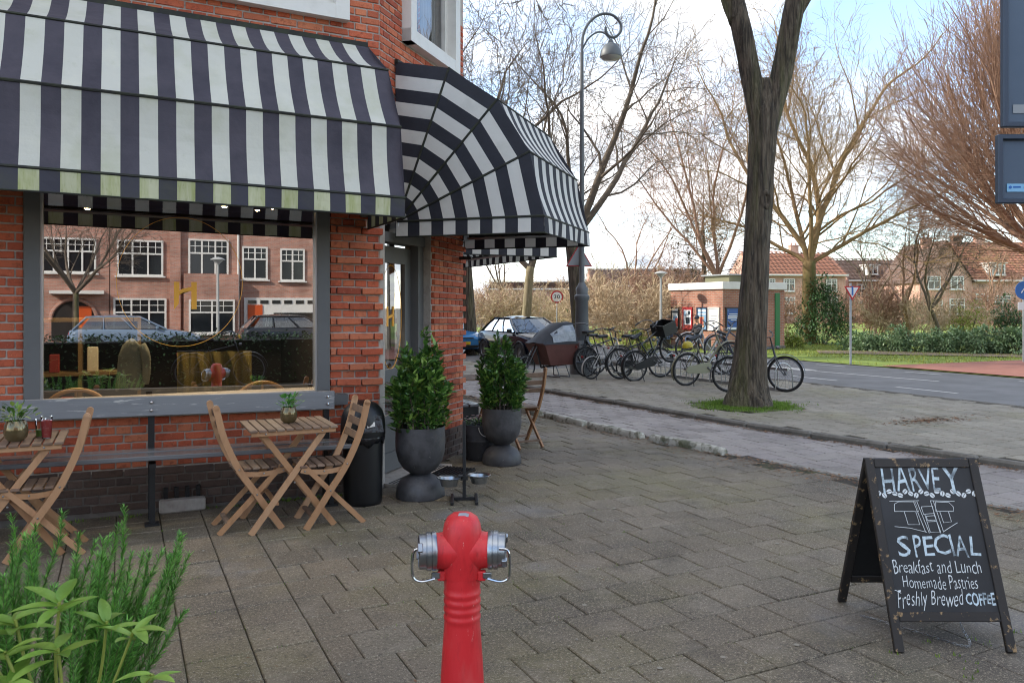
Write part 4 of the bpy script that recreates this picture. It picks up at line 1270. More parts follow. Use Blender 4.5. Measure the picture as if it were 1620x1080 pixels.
for i in range(19):
    a, b = fr_(.08 + i * .0465), fb2(.193 + .012 * sin(i * 2.1))
    r = R_(.5, 1)
    al = R_(-1.2, 1.2)
    for sd_ in (-1, 1):
        ring = []
        for k in range(10):
            t_ = pi * k / 9
            x, y = .0135 * cos(t_), sd_ * (.0014 + .0098 * sin(t_))
            ring.append(Pf(a + x * cos(al) - y * sin(al), b + x * sin(al) + y * cos(al), .0042))
        bz.add(ring, [list(range(10)) if sd_ > 0 else list(range(10))[::-1]])
bz.build('coffee_bean_border', m_chalk2, ab)
sk = MB()
def stroke(pts, w=.0016):
    sk.tube([Pf(fr_(x), fb2(y), .0044) for x, y in pts], w, 5)
for L in [[(.16, .235), (.42, .232)], [(.40, .235), (.46, .405)], [(.37, .235), (.43, .40)], [(.52, .232), (.555, .405)], [(.545, .232), (.585, .40)], [(.52, .232), (.73, .236)],
          [(.19, .29), (.20, .25), (.24, .238), (.385, .238), (.40, .29), (.19, .29)], [(.565, .238), (.68, .242), (.71, .265), (.705, .29), (.55, .288), (.565, .238)],
          [(.275, .29), (.29, .36), (.39, .36), (.375, .29)], [(.585, .29), (.60, .35), (.67, .345), (.66, .29)], [(.43, .265), (.53, .262), (.53, .30), (.44, .305), (.43, .265)],
          [(.45, .305), (.47, .40), (.56, .40), (.53, .305)], [(.46, .315), (.53, .312), (.54, .335), (.465, .338), (.46, .315)], [(.47, .345), (.54, .342), (.545, .36)],
          [(.17, .37), (.30, .378), (.44, .40)], [(.59, .395), (.66, .37), (.72, .35)]]:
    stroke(L)
sk.build('shopfront_sketch', m_chalk2, ab)
for ch, a0, a1, dy in [('S', .165, .275, -.008), ('P', .30, .38, 0), ('E', .395, .475, 0), ('C', .495, .605, 0), ('I', .625, .645, 0), ('A', .665, .765, 0), ('L', .785, .885, 0)]:
    fitted(ch, fr_(a0), fr_(a1), fb2(.525) + dy, fb2(.415) + dy, Pf, 'chalk_lettering', m_chalk, ab, off=.004, hand=True)
fitted('Breakfast and Lunch', fr_(.10), fr_(.845), fb2(.612), fb2(.545), Pf, 'chalk_lettering', m_chalk2, ab, off=-.012, wob=.002, hand=True)
fitted('Homemade Pastries', fr_(.16), fr_(.79), fb2(.69), fb2(.627), Pf, 'chalk_lettering', m_chalk2, ab, off=-.012, wob=.002, hand=True)
fitted('Freshly Brewed', fr_(.085), fr_(.655), fb2(.80), fb2(.70), Pf, 'chalk_lettering', m_chalk2, ab, shear=.32, off=-.012, wob=.003, hand=True)
fitted('COFFEE', fr_(.667), fr_(.912), fb2(.773), fb2(.712), Pf, 'chalk_lettering', m_chalk, ab, off=.02, wob=.002, hand=True)
MB().tube([Pf(fr_(x), fb2(y), .0044) for x, y in [(.13, .712), (.09, .697), (.055, .70), (.05, .72), (.07, .727)]], .0022, 5).build('chalk_flourish', m_chalk2, ab)
chn = MB()
cpts = smooth_path([(-.26, .10, .008), (-.2, .05, .008), (-.05, -.12, .006), (.06, -.26, .006), (.10, -.27, .02), (.095, -.2, .08), (.09, -.21, .14)], 8)
for i in range(len(cpts) - 1):
    d = (cpts[i + 1] - cpts[i])
    q = arc((0, 0, 0), 1, 0, 2 * pi, 8, 'xy')[:-1]
    u = d.normalized()
    s_ = u.cross(V((0, 0, 1))).normalized() if i % 2 else u.orthogonal().normalized()
    chn.tube([(cpts[i] + cpts[i + 1]) / 2 + u * p.x * d.length * .62 + s_ * p.y * .0055 for p in q], .0014, 4, closed=True)
chn.build('chain', m_steel, ab)
# ------------------------------------------------------------------ bicycles
m_tyre = mat('tyre rubber', '#1c1c1d', .8)
m_rim = mat('wheel rim', '#6d6e70', .4, metal=.7)
m_bblk = mat('black bike paint', '#1b1c1f', .35, coat=.3)
m_bolive = mat('olive bike paint', '#7d7a62', .45, over=[('#5c5a48', 6, .5, .7, .5)])
m_bwhite = mat('white bike paint', '#b9bab6', .35)
m_bblue = mat('dark blue bike paint', '#26344a', .35, coat=.3)
m_bgrey = mat('grey bike paint', '#4a4d52', .4)
m_lamp = mat('red reflector', '#8f1f1c', .3)
def wheel(t, name, x, r, steer=0, cx=0, z=None, hubm=None):
    z = r if z is None else z
    Rm = Matrix.Translation((x, 0, z)) @ Matrix.Rotation(steer, 4, 'Z')
    q = MB().tube([Rm @ V((r * .945 * cos(a), 0, r * .945 * sin(a))) for a in [2 * pi * i / 36 for i in range(36)]], r * .055, 8, closed=True)
    w = q.build(name, m_tyre, t, True)
    MB().tube([Rm @ V((r * .865 * cos(a), 0, r * .865 * sin(a))) for a in [2 * pi * i / 36 for i in range(36)]], r * .03, 6, closed=True).build('rim', m_rim, w, True)
    sp = MB()
    for k in range(20):
        a = 2 * pi * k / 20
        sp.tube([Rm @ V((.03 * cos(a + .6), .025 * (-1) ** k, .03 * sin(a + .6))), Rm @ V((r * .86 * cos(a), 0, r * .86 * sin(a)))], .0022, 3)
    sp.tube([Rm @ V((0, -.05, 0)), Rm @ V((0, .05, 0))], .03, 10)
    sp.build('spokes', m_rim, w)
    return w
def bicycle(label, loc, rz, paint, pitch=0, lean=0, rr=.345, fr=.345, wb=1.08, steer=0, case=None, step=False, crate=False, child=False, group='bicycles parked along the rack', bars='up'):
    t = thing('bicycle', label, 'bicycle', loc, rz, group)
    t.rotation_euler = (lean, -pitch, rz)
    # origin at the rear wheel's contact point
    k = .8 if child else 1.0
    A, Bk = V((0, 0, rr)), V((.46 * k, 0, .29 * k))
    seat = V((.30 * k, 0, .80 * k)); hd0, hd1 = V((wb - .20 * k, 0, .66 * k)), V((wb - .27 * k, 0, .90 * k))
    f = MB()
    f.tube([Bk, seat], .016, 8); f.tube([hd0, hd1], .02, 8)
    f.tube([hd0 + V((-.01, 0, .02)), Bk], .019, 8)
    if step: f.tube(smooth_path([hd1 + V((.02, 0, -.06)), hd1 * .55 + Bk * .45 + V((0, 0, .02)), Bk + V((-.06, 0, .20))], 5), .015, 8)
    else: f.tube([hd1 + V((.02, 0, -.05)), seat + V((0, 0, -.08))], .016, 8)
    for s in (-1, 1):
        f.tube([Bk + V((0, .03 * s, 0)), A + V((0, .055 * s, 0))], .010, 6)
        f.tube([seat + V((0, .02 * s, -.05)), A + V((0, .055 * s, 0))], .009, 6)
    f.build('frame', paint, t, True)
    Rs = Matrix.Translation(hd0) @ Matrix.Rotation(steer, 4, (hd1 - hd0).normalized()) @ Matrix.Translation(-hd0)
    fk = MB()
    for s in (-1, 1):
        fk.tube([Rs @ p for p in smooth_path([hd0 + V((0, .04 * s, 0)), hd0 * .4 + V((wb, 0, fr)) * .6 + V((-.03, .055 * s, 0)), V((wb, .055 * s, fr))], 4)], .011, 6)
    fk.build('fork', paint, t, True)
    wheel(t, 'rear_wheel', 0, rr)
    fw = wheel(t, 'front_wheel', wb, fr, steer)
    hb = MB()
    top = hd1 + (hd1 - hd0).normalized() * (.16 * k)
    hb.tube([hd1, top], .013, 8)
    if bars == 'up': pts = [(-.26, .30, .02), (-.14, .29, .05), (-.02, .2, .07), (.04, .1, .03), (.02, 0, 0)]
    else: pts = [(-.08, .29, .03), (-.02, .2, .03), (.03, .1, .02), (.03, 0, 0)]
    hl = [top + V(p) for p in pts] + [top + V((p[0], -p[1], p[2])) for p in pts[-2::-1]]
    hl = [Rs @ p for p in smooth_path(hl, 3)]
    hb.tube(hl, .011, 8)
    hbo = hb.build('handlebar', m_rim if bars == 'up' else m_black, t, True)
    gp_ = MB()
    gp_.tube(hl[:4], .016, 8); gp_.tube(hl[-4:], .016, 8)
    gp_.build('grip', m_black, hbo, True)
    sd_ = MB()
    c = seat + V((-.045 * k, 0, .15 * k))
    prof = [(-.14, .085), (-.10, .105), (-.03, .085), (.04, .04), (.12, .025), (.15, .012)]
    vs = []
    for (x, w) in prof:
        vs += [c + V((x * k, w * k, -.01)), c + V((x * k, w * .6 * k, .035)), c + V((x * k, 0, .045)), c + V((x * k, -w * .6 * k, .035)), c + V((x * k, -w * k, -.01)), c + V((x * k, 0, -.03))]
    sd_.add(vs, [(i * 6 + j, i * 6 + (j + 1) % 6, (i + 1) * 6 + (j + 1) % 6, (i + 1) * 6 + j) for i in range(5) for j in range(6)] + [tuple(range(6)), tuple(range(30, 36))[::-1]])
    sd_.tube([seat, c], .012, 8)
    sd_.build('saddle', m_black, t, 'all')
    for nm, x, r, a0, a1, st in (('rear_mudguard', 0, rr, radians(10), radians(205), 0), ('front_mudguard', wb, fr, radians(5), radians(150), steer)):
        mg = MB()
        vs = []
        n = 16
        for i in range(n + 1):
            a = a0 + (a1 - a0) * i / n
            for y, rr2 in ((-.028, 1.06), (0, 1.095), (.028, 1.06)):
                p = Matrix.Translation((x, 0, r)) @ Matrix.Rotation(st, 4, 'Z') @ V((r * rr2 * cos(a), y, r * rr2 * sin(a)))
                vs.append(p)
        mg.add(vs, [(i * 3 + j, i * 3 + j + 1, i * 3 + j + 4, i * 3 + j + 3) for i in range(n) for j in range(2)])
        mg.build(nm, paint if not child else m_bwhite, t, 'all')
    ca = MB()
    zc = rr * 2 + .06
    for s in (-1, 1):
        ca.tube([V((-.26, .06 * s, zc)), V((.24 * k, .06 * s, zc))], .007, 6)
        ca.tube([V((-.15, .06 * s, zc)), V((0, .06 * s, rr))], .006, 6)
    for i in range(5): ca.tube([V((-.25 + i * .11, -.06, zc)), V((-.25 + i * .11, .06, zc))], .006, 6)
    ca.build('carrier', m_black, t)
    MB().box((-.27, 0, zc - .05), (.02, .07, .04), bev=.005).build('tail_light', m_lamp, t)
    if case:
        cc = MB()
        pr = [(-.02, rr - .07), (-.07, rr), (-.02, rr + .07), (.42 * k, .29 * k + .11), (.54 * k, .29 * k + .08), (.58 * k, .29 * k), (.54 * k, .29 * k - .085), (.42 * k, .29 * k - .11)]
        cc.prism(pr, .035, Matrix.Translation((0, -.05, 0)) @ Matrix.Rotation(pi / 2, 4, 'X'))
        cc.build('chain_case', case, t)
    cr = MB()
    cr.tube([Bk + V((0, -.1, 0)), Bk + V((0, .1, 0))], .02, 8)
    cr.tube([Bk + V((0, -.1, 0)), Bk + V((.1, -.1, -.13))], .010, 6); cr.box(Bk + V((.1, -.15, -.135)), (.09, .09, .02))
    cr.tube([Bk + V((0, .1, 0)), Bk + V((-.1, .1, .13))], .010, 6); cr.box(Bk + V((-.1, .15, .135)), (.09, .09, .02))
    cr.build('crank', m_rim, t)
    MB().tube([V((.1, -.06, .30)), V((-.02, -.22, .01))], .009, 6).build('kickstand', m_black, t)
    MB().lathe([(0, -.03), (.03, -.02), (.035, .03), (0, .035)], 12, Rs @ (hd1 + V((.1, 0, -.04))), 'x').build('headlight', m_rim, t, True)
    if crate:
        cb = MB()
        o = hd1 + V((.20, 0, -.06))
        for (c_, d_) in [((0, 0, -.13), (.36, .44, .015)), ((.18, 0, 0), (.012, .44, .26)), ((-.18, 0, 0), (.012, .44, .26)), ((0, .22, 0), (.36, .012, .26)), ((0, -.22, 0), (.36, .012, .26))]: cb.box(o + V(c_), d_)
        cb.build('front_crate', m_plastic, t)
    return t
D = radians
bicycle('small-wheeled white bicycle next to the cargo bike', (9.38, 15.2, 0), D(4), m_bwhite, rr=.25, fr=.25, wb=.92, lean=D(4), child=False, bars='flat', step=True)
bicycle('black bicycle with large wheel left of the lifted one', (9.98, 14.95, 0), D(-3), m_bblk, lean=D(-4), case=m_bblk)
bicycle('black town bicycle with front crate, its front wheel lifted in the rack', (10.14, 14.45, 0), D(2), m_bblk, pitch=D(21), lean=D(3), case=m_bblk, crate=True)
bicycle('olive green bicycle with pale chain case lifted in the rack', (10.42, 13.1, 0), D(-4), m_bolive, pitch=D(11), lean=D(5), case=mat('pale chain case', '#8f8f78', .5), step=True)
bicycle('grey bicycle behind the big trunk with its front wheel turned out', (10.28, 11.72, 0), D(-22), m_bgrey, steer=D(-38), lean=D(3), bars='flat')
bicycle('dark blue bicycle on the far side of the rack behind the olive one', (12.75, 13.9, 0), D(180), m_bblue, pitch=D(18), lean=D(3))
bicycle('white-grey bicycle on the far side of the rack before the posters', (12.75, 14.9, 0), D(178), m_bwhite, pitch=D(18), lean=D(-3), step=True)
bicycle('dark bicycle tucked between the cargo bike and the white one', (9.6, 15.75, 0), D(8), m_bblk, lean=D(-5))
# a helmet hung on the rack bike
tag(MB().lathe([(.115, 0), (.12, .04), (.105, .10), (.06, .14), (0, .15)], 16, (10.75, 13.55, .74)).build('bike_helmet', mat('yellow helmet', '#b5a32e', .35), None, True), 'yellow helmet on the olive bicycle', 'helmet')
# the rack
rk = thing('bike_rack', 'grey steel bike rack with upright wheel holders', 'bike rack', (11.35, 13.2, 0))
MB().box((0, .3, .03), (.08, 4.4, .06)).build('base_rail', m_steel, rk)
MB().box((0, .3, .42), (.05, 4.4, .05)).build('upper_rail', m_steel, rk)
for i in range(12):
    y = -1.8 + i * .38
    MB().tube(smooth_path([(-.22, y, .03), (-.22, y, .42), (-.05, y, .55), (.18, y, .42), (.22, y, .03)], 4), .011, 6).build('wheel_holder', m_steel, rk, True)

# ------------------------------------------------------------------ cargo bike
cgo = thing('cargo_bike', 'cargo bike with brown wooden box and black rain tent', 'cargo bike', (10.2, 16.3, 0), D(191))
m_box = mat('brown plywood box', '#5e3a34', .5, over=[('#4a2c28', 5, .45, .7, .5)])
m_tent = mat('black tent cloth', '#1b1e24', .6, over=[('#2b3038', 4, .45, .7, .5)], bump=.3, bs=12, bdist=.02)
m_film = mat('cloudy clear film', '#9aa0a4', .18, over=[('#6d747a', 5, .42, .62, .7)], bump=.5, bs=9, bdist=.03)
cgo.scale = (1.1, 1.1, 1.1)
wheel(cgo, 'rear_wheel', 0, .33)
wheel(cgo, 'front_wheel', 1.95, .245)
f = MB()
for p in ([(0, 0, .33), (.46, 0, .28)], [(.46, 0, .28), (.30, 0, .85)], [(.0, .05, .33), (.32, .02, .75)], [(0, -.05, .33), (.32, -.02, .75)], [(.46, 0, .28), (.78, 0, .95)], [(.46, 0, .28), (1.55, 0, .22)], [(1.55, 0, .22), (1.70, 0, .72)], [(1.70, .05, .66), (1.95, .05, .245)], [(1.70, -.05, .66), (1.95, -.05, .245)]):
    f.tube(p, .02, 8)
f.build('frame', m_bblk, cgo, True)
bx = MB()
lo, hi = [(.86, -.25), (1.5, -.25), (1.5, .25), (.86, .25)], [(.78, -.33), (1.72, -.33), (1.72, .33), (.78, .33)]
bx.add([V((p[0], p[1], .27)) for p in lo] + [V((p[0], p[1], .72)) for p in hi], [(0, 1, 5, 4), (1, 2, 6, 5), (2, 3, 7, 6), (3, 0, 4, 7), (0, 3, 2, 1)])
bx.build('cargo_box', m_box, cgo)
tn = MB()
ridge = [(.80, .80), (.86, 1.16), (1.15, 1.14), (1.5, .95), (1.74, .74)]
vs = []
for (x, z) in ridge:
    vs += [V((x, -.34, .70)), V((x, -.30, .70 + (z - .70) * .55)), V((x, -.18, z - .02)), V((x, 0, z)), V((x, .18, z - .02)), V((x, .30, .70 + (z - .70) * .55)), V((x, .34, .70))]
tn_v = vs
tn.add(vs, [(i * 7 + j, i * 7 + j + 1, i * 7 + j + 8, i * 7 + j + 7) for i in range(4) for j in range(6)] + [tuple(range(7))])
tn.build('rain_tent', m_tent, cgo, 'all')
for s in (-1, 1):
    fl_ = MB()
    J = (0, 1, 2) if s < 0 else (6, 5, 4)
    row = lambda i, j: tn_v[i * 7 + J[j]] + V((0, s * .012, .012))
    for i in range(1, 3):
        for j in range(2):
            a_, b_, c_, d_ = row(i, j), row(i + 1, j), row(i + 1, j + 1), row(i, j + 1)
            if j == 0: a_, b_ = a_.lerp(d_, .18), b_.lerp(c_, .18)
            if j == 1: c_, d_ = c_.lerp(b_, .3), d_.lerp(a_, .3)
            if i == 1: a_, d_ = a_.lerp(b_, .1), d_.lerp(c_, .1)
            fl_.quad(a_, b_, c_, d_)
    fl_.build('tent_window', m_film, cgo)
MB().tube(smooth_path([(.50, .30, 1.08), (.62, .27, 1.12), (.76, .1, 1.10), (.78, 0, 1.05), (.76, -.1, 1.10), (.62, -.27, 1.12), (.50, -.30, 1.08)], 3), .012, 8).build('handlebar', m_rim, cgo, True)
MB().tube([(.78, 0, .9), (.78, 0, 1.06)], .014, 8).build('steering_stem', m_rim, cgo)
MB().box((.24, 0, .93), (.26, .17, .06), bev=.02).build('saddle', m_black, cgo)
MB().tube([(.27, 0, .92), (.30, 0, .8)], .014, 8).build('seat_post', m_rim, cgo)
st = MB()
for x in (1.05, 1.32):
    st.tube([(x, -.2, .26), (x - .06, -.26, .02)], .012, 6); st.tube([(x, .2, .26), (x - .06, .26, .02)], .012, 6)
    st.tube([(x - .06, -.26, .02), (x - .06, .26, .02)], .012, 6)
st.build('stand', m_rim, cgo)

# ------------------------------------------------------------------ cars
m_tail = mat('car lamp lens', '#c8cdd0', .1, spec=.9)
m_plate = mat('yellow number plate', '#c9a227', .4)
def car(label, loc, rz, paintc, hatch=False, group='parked cars', h=1.42):
    m_paint = mat('car paint ' + paintc, paintc, .07, spec=.5)
    t = thing('parked_car', label, 'car', loc, rz, group)
    k = h / 1.42
    st_ = [(-2.12, .42, .72, .66), (-2.05, .30, .90, .78), (-1.8, .22, .97, .85), (-1.2, .20, .97, .885), (-.4, .20, .95, .895), (.4, .20, .93, .895), (.95, .20, .92, .885), (1.35, .20, .87, .87), (1.75, .22, .79, .83), (2.0, .28, .70, .76), (2.13, .38, .60, .66)]
    q = MB()
    vs = []
    for (x, z0, zb, w) in st_:
        zm = (z0 + zb) / 2
        half = [(0, z0), (w * .88, z0), (w * .97, z0 + .10), (w, zm), (w * .985, zb - .10), (w * .93, zb - .02), (w * .6, zb + .015), (0, zb + .025)]
        ring = [V((x, y, z * k)) for y, z in half] + [V((x, -y, z * k)) for y, z in half[-2:0:-1]]
        vs += ring
    n = 14
    q.add(vs, [(i * n + j, i * n + (j + 1) % n, (i + 1) * n + (j + 1) % n, (i + 1) * n + j) for i in range(len(st_) - 1) for j in range(n)] + [tuple(range(n)), tuple(range(n * (len(st_) - 1), n * len(st_)))[::-1]])
    q.build('body', m_paint, t, 'soft')
    xr = -1.95 if hatch else -1.75
    b = {'f': (.98, .80), 'r': (xr, .76)}
    ro = {'f': (.12, .60), 'r': (-1.55 if hatch else -1.05, .58)}
    zb, zr = .93 * k, 1.36 * k
    def gp2(f, s, hgt):
        """f 0 front .. 1 rear"""
        xb = b['f'][0] + (b['r'][0] - b['f'][0]) * f; wb_ = b['f'][1] + (b['r'][1] - b['f'][1]) * f
        xt = ro['f'][0] + (ro['r'][0] - ro['f'][0]) * f; wt_ = ro['f'][1] + (ro['r'][1] - ro['f'][1]) * f
        bul = .03 * sin(pi * hgt)
        return V((xb + (xt - xb) * hgt, s * (wb_ + (wt_ - wb_) * hgt + bul), zb + (zr - zb) * hgt))
    for s in (-1, 1):
        fs_ = [.04, .36, .68, .95]
        for i in range(3):
            a, c = fs_[i] + .02, fs_[i + 1] - .02
            g = MB()
            for j in range(3):
                h0, h1 = .06 + .28 * j, .06 + .28 * (j + 1)
                g.quad(gp2(a, s, h0), gp2(c, s, h0), gp2(c, s, h1), gp2(a, s, h1))
            g.build('side_window', m_cglass, t, 'all')
        pl = MB()
        for f_ in (.0, .36, .68, 1.0): pl.tube([gp2(f_, s, h_ / 4) for h_ in range(5)], .032 if f_ in (0, 1) else .026, 6)
        pl.tube([gp2(f_ / 8, s, 1.0) for f_ in range(9)], .035, 6)
        pl.build('pillars', m_paint, t, True)
        mi = MB().box(gp2(.06, s, .10) + V((-.06, s * .12, .02)), (.11, .16, .12), bev=.03)
        mi.build('wing_mirror', m_paint, t, True)
    for nm, f_, dx in (('windscreen', 0, .05), ('rear_window', 1, -.05)):
        g = MB()
        for j in range(3):
            h0, h1 = .03 + .31 * j, .03 + .31 * (j + 1)
            for i in range(4):
                ya, yb = -1 + i * .5, -.5 + i * .5
                def wp(y, hh):
                    p = gp2(f_, 1, hh)
                    return V((p.x + dx * (1 - y * y), p.y * y, p.z))
                g.quad(wp(ya, h0), wp(yb, h0), wp(yb, h1), wp(ya, h1))
        g.build(nm, m_cglass, t, 'all')
    rfm = MB()
    vs = []
    for i in range(7):
        f_ = i / 6
        for j in range(7):
            y = -1 + j / 3
            p = gp2(f_, 1, 1)
            vs.append(V((p.x + (.05 * (1 - y * y) if i == 0 else -.05 * (1 - y * y) if i == 6 else 0), p.y * y, p.z + .065 * (1 - y * y) * (.5 + sin(pi * f_) * .5) + .02 * sin(pi * f_))))
    rfm.add(vs, [(i * 7 + j, i * 7 + j + 1, i * 7 + j + 8, i * 7 + j + 7) for i in range(6) for j in range(6)])
    rfm.build('roof', m_paint, t, 'all')
    it = MB().box((-.3, 0, .75 * k), (2.2, 1.4, .3))
    for s in (-.36, .36): it.box((-.15, s, 1.05 * k), (.18, .42, .4), bev=.05)
    it.build('interior', m_black, t)
    for x in (1.32, -1.3):
        for s in (-1, 1):
            w = MB().lathe([(.19, -.11), (.30, -.11), (.32, -.08), (.32, .08), (.30, .11), (.19, .11)], 28, (x, s * .80, .32), 'y').build('wheel', m_tyre, t, True)
            rr_ = MB().lathe([(0, .03), (.06, .035), (.07, .01), (.19, .02), (.2, .05)] if s > 0 else [(.2, -.05), (.19, -.02), (.07, -.01), (.06, -.035), (0, -.03)], 20, (x, s * .86, .32), 'y')
            rr_.build('rim', m_rim, w, True)
            MB().tube(arc((x, s * .885, .32), .355, 0, pi, 16), .03, 6).build('wheel_arch', m_black, t)
    for s in (-1, 1):
        MB().box((1.93, s * .58, .66 * k), (.22, .32, .13), Matrix.Rotation(-s * .35, 3, 'Z'), bev=.04).build('headlight', m_tail, t, True)
        MB().box((-2.03, s * .62, .80 * k), (.10, .26, .14), bev=.03).build('tail_light', m_lamp, t, True)
    MB().box((2.09, 0, .60 * k), (.08, .78, .12), bev=.02).build('grille', m_black, t)
    MB().box((2.10, 0, .34 * k), (.10, 1.1, .10), bev=.02).build('air_intake', m_black, t)
    MB().box((2.145, 0, .46 * k), (.02, .50, .11)).build('number_plate', m_plate, t)
    MB().box((-2.13, 0, .62 * k), (.02, .50, .11)).build('number_plate', m_plate, t)
    return t
car('dark navy car parked behind the cargo bike', (11.6, 22.8, -.115), D(-90), '#0a1020')
car('steel blue car parked beyond the brick pier', (10.65, 27.8, -.115), D(-90), '#3f78a8', True)
car('silver blue car reflected under the gold letter of the shop window', (.4, -17.5, -.11), D(0), '#6d7f92', True, 'cars across the cross street')
car('dark car with roof rails reflected at the right of the shop window', (6.0, -17.2, -.11), D(0), '#22262c', True, 'cars across the cross street')

# ------------------------------------------------------------------ lamp post with the curled arm
m_lpost = mat('grey green lamp post paint', '#5c6164', .5, over=[('#484d50', 4, .45, .7, .5)])
lp = thing('street_lamp', 'tall grey street lamp with curled arm and hanging dome', 'street lamp', (9.95, 16.55, 0), D(-26))
MB().lathe([(0, 0), (.30, 0), (.30, .30), (.26, .34), (.25, .62), (.27, .66), (.22, .74), (.17, .80), (.15, 1.75), (.185, 1.80), (.185, 1.88), (.14, 1.92), (.15, 2.05), (.11, 2.12), (.07, 2.2)], 16).build('pedestal', m_lpost, lp, 'yes')
pp = [(0, 0, 2.1), (0, 0, 4), (0, 0, 6), (0, 0, 7.75)]
MB().tube(pp, [.068, .06, .05, .042], 12).build('pole', m_lpost, lp, True)
sc_ = .0155
def LP(px, py): return V(((px - 926) * sc_, 0, 1.62 + (485 - py) * sc_))
MB().tube(smooth_path([LP(926, 88), LP(928, 62), LP(938, 42), LP(955, 30), LP(973, 31), LP(985, 42), LP(987, 55), LP(979, 65), LP(970, 65), LP(964, 58), LP(963, 50)], 5), .034, 8).build('curled_arm', m_lpost, lp, True)
MB().tube(smooth_path([LP(926, 86), LP(936, 68), LP(950, 58), LP(962, 60), LP(970, 68)], 5), .022, 8).build('stay', m_lpost, lp, True)
c = LP(971, 97)
MB().lathe([(.26, .0), (.265, .03), (.24, .17), (.17, .29), (.08, .34), (.05, .42), (.03, .44), (0, .44)], 24, c).build('lamp_shade', m_lpost, lp, True)
MB().lathe([(.25, .0), (.2, -.05), (0, -.08)], 24, c).build('diffuser', mat('lamp glass', '#b9bcbc', .2), lp, True)
ts = MB()
def tri(mb, r, d, y, flip=1): mb.prism([(r * sin(a), flip * r * cos(a)) for a in (0, 2 * pi / 3, 4 * pi / 3)], d, Matrix.Translation((-.06, y, 2.78)) @ Matrix.Rotation(pi / 2, 4, 'X'))
m_sgrey = mat('grey sign back', '#8d9296', .5, metal=.3)
m_sred = mat('red sign border', '#b02028', .45)
m_swhite = mat('white sign face', '#dcdcda', .45)
m_sblue = mat('blue sign face', '#1f5fa8', .45)
wsg = thing('warning_sign', 'triangular warning sign seen from behind on the tall lamp post', 'road sign', (9.95, 16.55, 0), D(-26))
q = MB(); tri(q, .37, .02, .12); q.build('red_rim', m_sred, wsg)
q = MB(); tri(q, .32, .012, .098); q.build('back_plate', m_sgrey, wsg)
MB().bar((-.06, .085, 2.65), (-.06, .085, 2.95), .2, .04, (0, 1, 0)).build('clamp', m_sgrey, wsg)

# path lights with flat caps
m_pl = mat('pale grey post', '#a9aaa6', .5)
def path_lamp(x, y, h, label, z=-.085):
    t = thing('path_lamp', label, 'street lamp', (x, y, z), 0, 'low path lamps')
    MB().tube([(0, 0, 0), (0, 0, h - .28)], [.065, .045], 10).build('post', m_pl, t, True)
    MB().lathe([(.05, h - .28), (.07, h - .25), (.20, h - .12), (.21, h - .10)], 18).build('lens', mat('opal lens', '#c9cac4', .3), t, True)
    MB().lathe([(.27, h - .11), (.27, h - .09), (.16, h - .03), (.05, h), (0, h)], 18).build('cap', m_pl, t, True)
path_lamp(19.6, 26.4, 3.15, 'low path lamp with flat cap left of the brick kiosk')
path_lamp(17.0, 41.0, 2.9, 'low path lamp with flat cap beyond the parked cars')
path_lamp(3.2, -18, 3.6, 'path lamp with flat cap reflected in the shop window', -.11)
# signs
def post(t, h, r=.03, m=m_sgrey): MB().tube([(0, 0, 0), (0, 0, h)], r, 8).build('post', m, t, True)
def disc(t, nm, r, y, z, m, th=.012): return MB().lathe([(0, -th), (r, -th), (r, 0), (0, 0)], 28, (0, y, z), 'y').build(nm, m, t)
s30 = thing('speed_sign', 'round white speed sign reading 30 with red border', 'road sign', (19.75, 35.3, -.085), D(-26))
post(s30, 2.5)
disc(s30, 'red_disc', .32, -.035, 2.2, m_sred); disc(s30, 'white_disc', .245, -.05, 2.2, m_swhite)
fitted('30', -.15, .15, 2.10, 2.31, lambda a, b, c: V((a, -.064, b)), 'number', m_black, s30, off=.02)
yl = thing('yield_sign', 'red and white yield sign on a grey post across the road', 'road sign', (19.35, 16.8, -.085), D(-26))
post(yl, 2.4, .034)
def tri2(r, d, y, z): return MB().prism([(r * sin(a), -r * cos(a)) for a in (0, 2 * pi / 3, 4 * pi / 3)], d, Matrix.Translation((.03, y, z)) @ Matrix.Rotation(pi / 2, 4, 'X'))
tri2(.28, .02, -.03, 2.17).build('red_triangle', m_sred, yl)
tri2(.205, .01, -.047, 2.17).build('white_triangle', m_swhite, yl)
MB().box((.03, -.062, 2.17), (.05, .006, .26)).build('blue_stripe', m_sblue, yl)
bs_ = thing('cycle_sign', 'round blue sign on a post at the right edge of the road', 'road sign', (24.6, 14.95, -.085), D(-26))
post(bs_, 2.6)
disc(bs_, 'blue_disc', .28, -.035, 2.2, m_sblue)
MB().box((0, -.045, 1.72), (.40, .015, .24), bev=.004).build('sub_plate', m_swhite, bs_)
MB().tube([(-.1, -.052, 2.12), (-.02, -.052, 2.25), (.06, -.052, 2.16), (.12, -.052, 2.24)], .018, 6).build('emblem', m_swhite, bs_)
pl = thing('lamp_notice', 'round blue sign on the path lamp beyond the parked cars', 'road sign', (17.0, 41.0, 0), D(-26))
disc(pl, 'blue_disc', .27, -.06, 2.05, m_sblue); MB().box((0, -.07, 1.6), (.34, .012, .34)).build('sub_plate', m_swhite, pl)
bo = thing('bollard', 'white bollard with dark band at the right edge of the road', 'bollard', (21.1, 12.62, -.06))
MB().lathe([(0, 0), (.09, 0), (.09, .72), (.07, .80), (0, .82)], 14).build('body', m_swhite, bo, True)
MB().lathe([(.093, .50), (.093, .64)], 14).build('band', m_sblue, bo)

